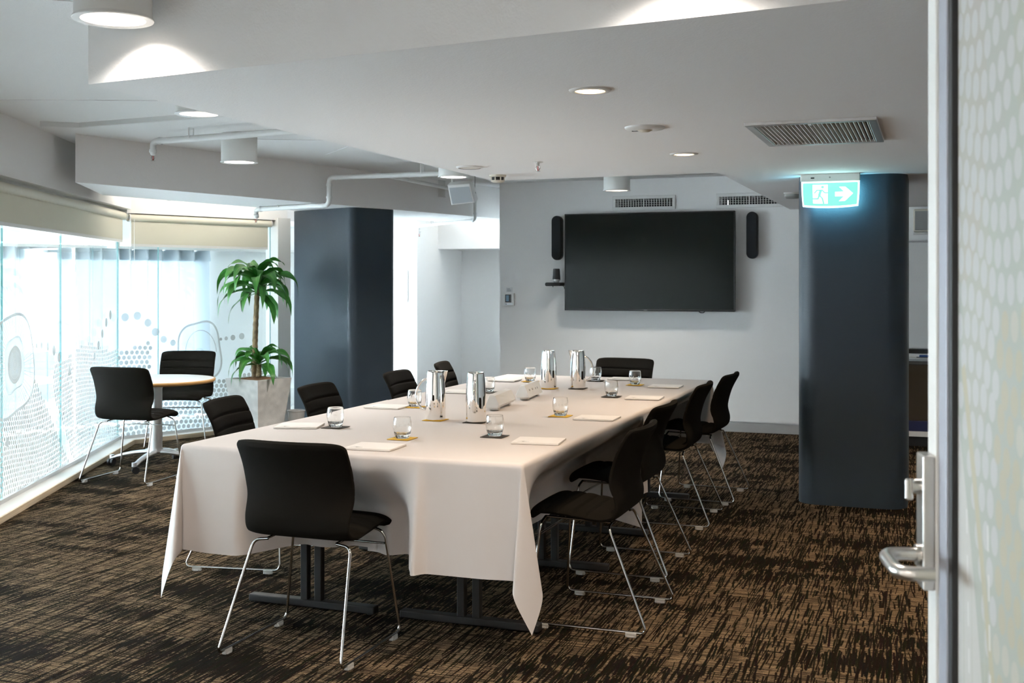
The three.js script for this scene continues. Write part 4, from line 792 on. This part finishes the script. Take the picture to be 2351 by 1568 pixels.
cloth('tablecloth', 'white tablecloth over the near left table, with a flaring front corner', TU0, TC, TW0, TM + 0.015, { l: 0.44, f: 0.44 }, TH + 0.002, {
  wave: (s, c, o) => (s === 'f' ? 0.05 + 0.10 * G(c, 0.52, 0.10) - 0.10 * G(c, 0.64, 0.05) : 0.02 + 0.02 * Math.sin(c * 9)),
  tuck: (s, c, o) => (s === 'f' ? 0.30 * smooth(0.04, 0.28, o) * smooth(0.26, 0.44, c) : 0.10 * smooth(0.06, 0.26, o) * smooth(0.1, 0.4, c)), cone: { fl: [0.16, -0.22, 0.20] },
});
cloth('tablecloth', 'white tablecloth over the near right table, with a long pointed front corner', TC, TU1, TW0, TM + 0.08, { r: 0.44, f: 0.44 }, TH + 0.002, {
  wave: (s, c, o) => (s === 'f' ? 0.04 + 0.11 * G(c, 0.34, 0.022) + 0.10 * G(c, 0.10, 0.05) - 0.06 * G(c, 0.18, 0.06) : 0.02 * Math.sin(c * 7)),
  tuck: (s, c, o) => (s === 'r' ? 0.30 * smooth(0.03, 0.28, o) * smooth(0.02, 0.40, c) * (1 - 0.9 * smooth(1.87, 1.94, c)) : 0.24 * smooth(0.05, 0.28, o) * (1 - smooth(0.17, 0.33, c))),
  len: (s, c) => (s === 'r' ? 1 + 0.46 * smooth(1.80, 1.95, c) : 1), cone: { fr: [0.13, -0.12, 0.0] },
});
cloth('tablecloth', 'white tablecloth over the far left table', TU0, TC, TM - 0.01, TW1, { l: 0.44, b: 0.44 }, TH, { wave: (s, c) => 0.02 + 0.02 * Math.sin(c * 8), tuck: (s, c, o) => (s === 'l' ? 0.10 * smooth(0.06, 0.26, o) : 0) });
cloth('tablecloth', 'white tablecloth over the far right table', TC, TU1, TM - 0.01, TW1, { r: 0.44, b: 0.44 }, TH, {
  wave: (s, c) => 0.05 + 0.04 * Math.sin(c * 9), tuck: (s, c, o) => (s === 'r' ? 0.34 * smooth(0.02, 0.27, o) * smooth(0.05, 0.3, c) * (1 - smooth(1.955, 1.985, c) * 0.6) : 0), cone: { br: [0.15, -0.18, 0] },
});

// ---------------------------------------------------------------- on the table
const TT = TH + 0.0035;
const tumblerGeo = (() => {
  const outer = lathe([[0, 0.004], [0.020, 0.002], [0.026, 0.0], [0.030, 0.003], [0.0335, 0.014], [0.0375, 0.030], [0.0395, 0.048], [0.0390, 0.066], [0.0365, 0.084], [0.0352, 0.0895], [0.0345, 0.0900], [0.0338, 0.0895], [0.0352, 0.084], [0.0376, 0.066], [0.0381, 0.048], [0.0362, 0.030], [0.0318, 0.020], [0.020, 0.017], [0, 0.016]], 48);
  const p = outer.attributes.position;                    // flutes round the thick base
  for (let i = 0; i < p.count; i++) { const y = p.getY(i), x = p.getX(i), z = p.getZ(i), r = Math.hypot(x, z); if (r > 0.022 && y < 0.0165) { const k = 1 - 0.07 * (0.5 + 0.5 * Math.cos(Math.atan2(z, x) * 10)); p.setX(i, x * k); p.setZ(i, z * k); } }
  outer.computeVertexNormals(); return outer;
})();
const places = [   // glass u, w, coaster colour, note pad u, w, turn, words that place it
  [-2.569, 4.661, 'black', -2.742, 4.635, 0.30, 'at the near left corner of the table'],
  [-2.116, 4.423, 'yellow', -2.106, 4.150, 0.05, 'at the near end behind the front chair'],
  [-2.591, 5.567, 'yellow', -2.722, 5.510, 0.02, 'left of the jug with its handle to the left'],
  [-1.771, 4.623, 'black', -1.540, 4.535, 0.12, 'nearest the right front corner'],
  [-1.733, 5.438, 'yellow', -1.532, 5.395, 0.03, 'in the middle of the right side near the cloth seam'],
  [-2.517, 6.466, 'black', -2.69, 6.43, 0.03, 'behind the plain jug on the left side'],
  [-2.530, 7.268, 'yellow', -2.722, 7.28, 0.02, 'at the far left corner of the table'],
  [-1.749, 6.467, 'black', -1.546, 6.44, 0.06, 'just beyond the cloth seam on the right side'],
  [-1.805, 7.257, 'yellow', -1.590, 7.20, 0.03, 'at the far right corner of the table'],
  [-2.130, 7.470, 'black', -1.98, 7.66, 0.02, 'half hidden behind the far right jug'],
];
const coasterGeo = rbox(0, 0.0012, 0, 0.10, 0.0024, 0.10, 0.001, 1);
const logo = canvasTex(256, 256, (c) => {
  c.fillStyle = '#efe9e4'; c.fillRect(0, 0, 256, 256); c.strokeStyle = '#8f8a84'; c.lineWidth = 3; c.lineCap = 'round';
  c.translate(58, 205); for (let i = 0; i < 7; i++) { c.beginPath(); c.moveTo(0, 16); c.quadraticCurveTo(-4 + i * 2, -4, -26 + i * 9, -14 + Math.abs(i - 3) * 4); c.stroke(); }
  c.beginPath(); c.moveTo(-30, 20); c.lineTo(34, 20); c.stroke();
});
const padTop = std({ map: logo, roughness: 0.8 });
places.forEach(([u, w, col, pu, pw, turn, words]) => {
  tag(mesh('coaster', coasterGeo, col === 'yellow' ? M.yellow : M.coasterBlack), `${col === 'yellow' ? 'yellow' : 'dark'} coaster under the tumbler ${words}`, 'coaster', 'coasters under the tumblers').position.copy(V(u, TT, w));
  tag(mesh('tumbler', tumblerGeo, M.tumbler), `empty clear glass tumbler ${words}`, 'glass', 'glass tumblers on the table').position.copy(V(u, TT + 0.0025, w));
  const t = thing('note_pad', `white note pad ${words}`, 'note pad', pu, TT, pw, turn, 'white note pads on the table');
  part('pad_block', rbox(0, 0.0035, 0, 0.20, 0.007, 0.175, 0.001, 1), M.paper, t);
  const top = part('printed_sheet', new THREE.PlaneGeometry(0.199, 0.174), padTop, t, 'top sheet with a small grey emblem'); top.rotation.x = -Math.PI / 2; top.position.y = 0.0074;
});
const jugBody = lathe([[0, 0.002], [0.046, 0.0], [0.0485, 0.004], [0.0485, 0.10], [0.0475, 0.14], [0.0445, 0.19], [0.0405, 0.228], [0.0385, 0.236], [0.0370, 0.236], [0.0365, 0.228], [0.0405, 0.19], [0.0430, 0.14], [0.0430, 0.02], [0, 0.02]], 64);
const jugHandle = (() => { const pts = []; for (let i = 0; i <= 20; i++) { const a = -1.45 + i / 20 * 2.9; pts.push(new THREE.Vector3(0.036 + 0.058 * Math.cos(a) * (1 - 0.1 * Math.sin(a)), 0.122 + 0.076 * Math.sin(a), 0)); } return sweep(pts, 0.0055, 10).scale(1, 1, 1.25); })();
const jugSpout = (() => {                                  // pointed pouring lip on the -x side
  const f = (a, b) => { const y = 0.236 - b * 0.075, wdt = 0.016 * (1 - b * 0.93), out = 0.022 * (1 - b), base = 0.0385 + 0.0045 * b, s = 2 * a - 1; return [-(base - 0.002 + out * (1 - Math.abs(s)) + 0.0008), y, s * wdt]; };
  return grid(12, 10, f);
})();
const jugs = [
  ['polished steel water jug with its handle turned left', -2.252, 5.077, R(180 + 20), 'yellow', 'under the near left steel jug'],
  ['polished steel water jug with its handle towards the camera', -2.036, 5.064, R(-90 + 15), 'black', 'under the near right steel jug'],
  ['polished steel water jug at the far end with its spout towards the camera', -2.255, 6.834, R(90 + 22), 'yellow', 'under the far left steel jug'],
  ['polished steel water jug at the far end with its handle turned right', -2.083, 6.897, R(20), 'black', 'under the far right steel jug'],
];
jugs.forEach(([label, u, w, a, col, words]) => {
  tag(mesh('coaster', coasterGeo, col === 'yellow' ? M.yellow : M.coasterBlack), `square ${col === 'yellow' ? 'mustard yellow' : 'dark'} coaster ${words}`, 'coaster', 'coasters under the jugs').position.copy(V(u, TT, w));
  const t = thing('water_jug', label, 'jug', u, TT + 0.0025, w, a, 'polished steel water jugs');
  part('body', jugBody, M.mirror, t); part('handle', jugHandle, M.mirror, t); part('spout', jugSpout, M.mirror, t);
  part('inside', cyl(0, 0.205, 0, 0.0385, 0.0385, 0.002, 40), M.dark, t);  // dark disc stands in for the shade inside the hollow jug
});
function power(label, u, w, turn, side) {
  const t = thing('power_unit', label, 'power strip', u, TT, w, turn, 'white table power units');
  const s = new THREE.Shape(); s.moveTo(-0.034, 0.018); s.lineTo(0.030, 0.018); s.lineTo(0.040, 0.030); s.lineTo(0.018, 0.078); s.lineTo(-0.008, 0.082); s.closePath();
  const g = new THREE.ExtrudeGeometry(s, { depth: 0.34, bevelEnabled: true, bevelSize: 0.003, bevelThickness: 0.003, bevelSegments: 2 }).translate(0, 0, -0.17);
  part('housing', g, M.whitePlastic, t);
  for (const z of [-0.12, 0.12]) part('stand', rbox(0.004, 0.009, z, 0.05, 0.018, 0.03, 0.003), M.steel, t);
  for (const z of [-0.11, -0.04]) { const q = part('socket', rbox(0, 0, 0, 0.004, 0.036, 0.042, 0.002), M.whiteMetal, t); q.position.set(-0.0225, 0.050, z); q.rotation.z = R(-22); for (const k of [-0.008, 0.008]) { const h = part('socket_slot', box(0, 0, 0, 0.002, 0.011, 0.0025), M.grey, q); h.position.set(-0.0025, 0.003, k); h.rotation.x = k * 60; } }
  for (const z of [0.04, 0.085]) { const q = part('data_port', box(0, 0, 0, 0.003, 0.012, 0.016), M.grey, t); q.position.set(-0.0225, 0.050, z); q.rotation.z = R(-22); }
}
power('white power unit behind the plain steel jug', -2.155, 5.70, R(6), 1);
power('white power unit in front of the far steel jugs', -2.180, 6.26, R(186), -1);

// ---------------------------------------------------------------- round table
{
  const t = thing('round_table', 'small round table with pale top and timber edge on castors', 'table', -5.62, 0, 7.36);
  part('tabletop', lathe([[0, 0.675], [0.432, 0.675], [0.436, 0.673], [0.436, 0.650], [0, 0.648]], 96), M.laminate, t);
  part('edge_band', lathe([[0.434, 0.6755], [0.444, 0.674], [0.448, 0.668], [0.443, 0.655], [0.436, 0.649], [0.43, 0.648]], 96), std({ color: lin(0.58, 0.33, 0.12), roughness: 0.45 }), t, 'honey coloured timber edge');
  part('pedestal', lathe([[0.12, 0.648], [0.12, 0.640], [0.056, 0.620], [0.047, 0.600], [0.047, 0.150], [0.055, 0.120], [0.055, 0.10], [0, 0.10]], 40), M.aluminium, t);
  for (let i = 0; i < 4; i++) {
    const a = R(12 + i * 90), leg = part('base_leg', (() => { const f = (p, q) => { const x = 0.03 + p * 0.33, hgt = 0.125 - 0.055 * p * p, w = 0.030 - 0.010 * p, an = q * Math.PI * 2; return [x, hgt - 0.012 + (0.018 - 0.005 * p) * Math.sin(an), w * Math.cos(an)]; }; return merge([grid(14, 12, f), cyl(0.36, 0.068, 0, 0.018, 0.018, 0.03, 16)]); })(), M.aluminium, t);
    leg.rotation.y = a;
    const c = part('castor', merge([cyl(0, 0, 0, 0.027, 0.027, 0.018, 24).rotateX(Math.PI / 2).translate(0.01, 0.027, 0.015), cyl(0, 0, 0, 0.027, 0.027, 0.018, 24).rotateX(Math.PI / 2).translate(0.01, 0.027, -0.015), rbox(0.002, 0.042, 0, 0.036, 0.026, 0.012, 0.005)]), M.black, t);
    c.position.set(0.36 * Math.cos(a), 0, -0.36 * Math.sin(a)); c.rotation.y = a + 0.7 * i;
  }
}

{
  const t = thing('waste_bin', 'small clear plastic bin standing at the foot of the blue column', 'bin', -5.50, 0, 9.24);
  part('bin_body', lathe([[0, 0.004], [0.062, 0.004], [0.078, 0.235], [0.082, 0.24], [0.076, 0.236], [0.060, 0.010], [0, 0.010]], 32), M.clearPlastic, t);
  part('rim', lathe([[0.077, 0.232], [0.083, 0.232], [0.083, 0.242], [0.077, 0.242], [0.077, 0.232]], 32), M.clearPlastic, t);
}
// ---------------------------------------------------------------- potted plant
{
  const U = -5.66, Wd = 8.86;
  const pot = thing('planter', 'tall square tapered concrete planter by the window', 'planter', U, 0, Wd, R(-14));
  const side = (y, s, inner) => [[-s, -s], [s, -s], [s, s], [-s, s]].map(([x, z]) => [x, y, z]);
  const ring = [[0.0, 0.135], [0.02, 0.14], [0.555, 0.205], [0.562, 0.205], [0.562, 0.178], [0.520, 0.174]];
  const pos = [], idx = [];
  for (let e = 0; e < 4; e++) for (let k = 0; k < ring.length - 1; k++) {
    const c = (r, q) => { const [y, s] = ring[r], a = [[-1, 1], [1, 1], [1, -1], [-1, -1]][q % 4]; return [a[0] * s, y, a[1] * s]; };
    const b = pos.length / 3; pos.push(...c(k, e), ...c(k, e + 1), ...c(k + 1, e), ...c(k + 1, e + 1)); idx.push(b, b + 1, b + 2, b + 2, b + 1, b + 3);
  }
  const pg = new THREE.BufferGeometry(); pg.setAttribute('position', new THREE.Float32BufferAttribute(pos, 3)); pg.setIndex(idx);
  pg.setAttribute('uv', new THREE.Float32BufferAttribute(pos.flatMap((v, i) => (i % 3 === 0 ? [pos[i] + pos[i + 2]] : i % 3 === 1 ? [pos[i]] : [])), 2));
  const pf = pg.toNonIndexed(); pf.computeVertexNormals();
  part('pot', pf, M.concrete, pot);
  part('base_plate', box(0, 0.006, 0, 0.27, 0.012, 0.27), M.concrete, pot);
  const mulch = grid(30, 30, (a, b) => [(a - 0.5) * 0.348, 0.532 + 0.03 * (1 - Math.pow(2 * a - 1, 2)) * (1 - Math.pow(2 * b - 1, 2)) + 0.018 * hash(Math.round(a * 30), Math.round(b * 30), 3), (b - 0.5) * 0.348]);
  part('mulch', mulch, M.mulch, pot, 'reddish brown bark fibre');
  const plant = thing('indoor_plant', 'leafy green dracaena with two crowns in the concrete planter', 'plant', U, 0.55, Wd, 0);
  const trunk = (pts, r0, r1) => { const c = new THREE.CatmullRomCurve3(pts.map((p) => new THREE.Vector3(...p))), n = 26; return grid(14, n, (a, b) => { const p = c.getPoint(b), t = a * Math.PI * 2, r = r0 + (r1 - r0) * b + 0.0022 * Math.sin(b * 70); return [p.x + r * Math.cos(t), p.y, p.z + r * Math.sin(t)]; }); };
  part('trunk', trunk([[-0.045, -0.02, 0], [-0.04, 0.25, 0.0], [-0.03, 0.5, 0.0], [-0.015, 0.80, 0]], 0.027, 0.022), M.bark, plant);
  part('side_shoot', trunk([[0.0, -0.02, 0.01], [0.012, 0.06, 0.012], [0.01, 0.14, 0.01]], 0.026, 0.02), M.bark, plant);
  const leafGeo = (len, wid, rise, droop, twist) => {
    const c = []; let x = 0.006, y = 0, an = rise; const n = 16;
    for (let i = 0; i <= n; i++) { c.push([x, y]); x += Math.cos(an) * len / n; y += Math.sin(an) * len / n; an -= droop / n * (0.35 + 1.5 * Math.pow(i / n, 1.1)); if (an < -1.5) an = -1.5; }
    return grid(6, n, (a, b) => { const i = Math.round(b * n), p = c[i], s = 2 * a - 1, w = wid * Math.pow(Math.sin(Math.PI * Math.min(1, 0.06 + b * 0.95)), 0.75) * (1 - 0.2 * b), tw = twist * b, wavy = 0.006 * Math.sin(b * 17 + s * 2) * Math.abs(s); return [p[0] + 0.0 * s, p[1] + Math.abs(s) * w * 0.28 + s * w * Math.sin(tw) + wavy, s * w * Math.cos(tw)]; });
  };
  const kinds = [leafGeo(0.38, 0.044, 1.05, 3.4, 0.9), leafGeo(0.46, 0.048, 0.80, 3.1, -1.0), leafGeo(0.49, 0.050, 0.50, 2.8, 1.1), leafGeo(0.42, 0.052, 0.15, 2.2, -0.7), leafGeo(0.30, 0.036, 1.25, 2.4, 0.6), leafGeo(0.34, 0.052, -0.30, 1.6, 0.5)];
  seed = 41;
  const crown = (x, y, z, n, k, lo, hi) => {
    for (let i = 0; i < n; i++) {
      const q = i / n, kind = q < 0.16 ? 4 : q < 0.36 ? 0 : q < 0.58 ? 1 : q < 0.78 ? 2 : q < 0.92 ? 3 : 5;
      const m = part('leaf', kinds[kind], M.leaf, plant); m.position.set(x, y + hi + (lo - hi) * q, z); m.rotation.set(0, i * 2.4 + 0.5 * rnd(), 0); const s = k * (0.82 + 0.36 * rnd()); m.scale.set(s, s, s * (0.9 + 0.3 * rnd()));
    }
  };
  crown(-0.015, 0.80, 0, 40, 1.02, -0.04, 0.10);
  crown(0.012, 0.13, 0.012, 22, 0.84, -0.01, 0.05);
}

renderer.render(scene, camera);
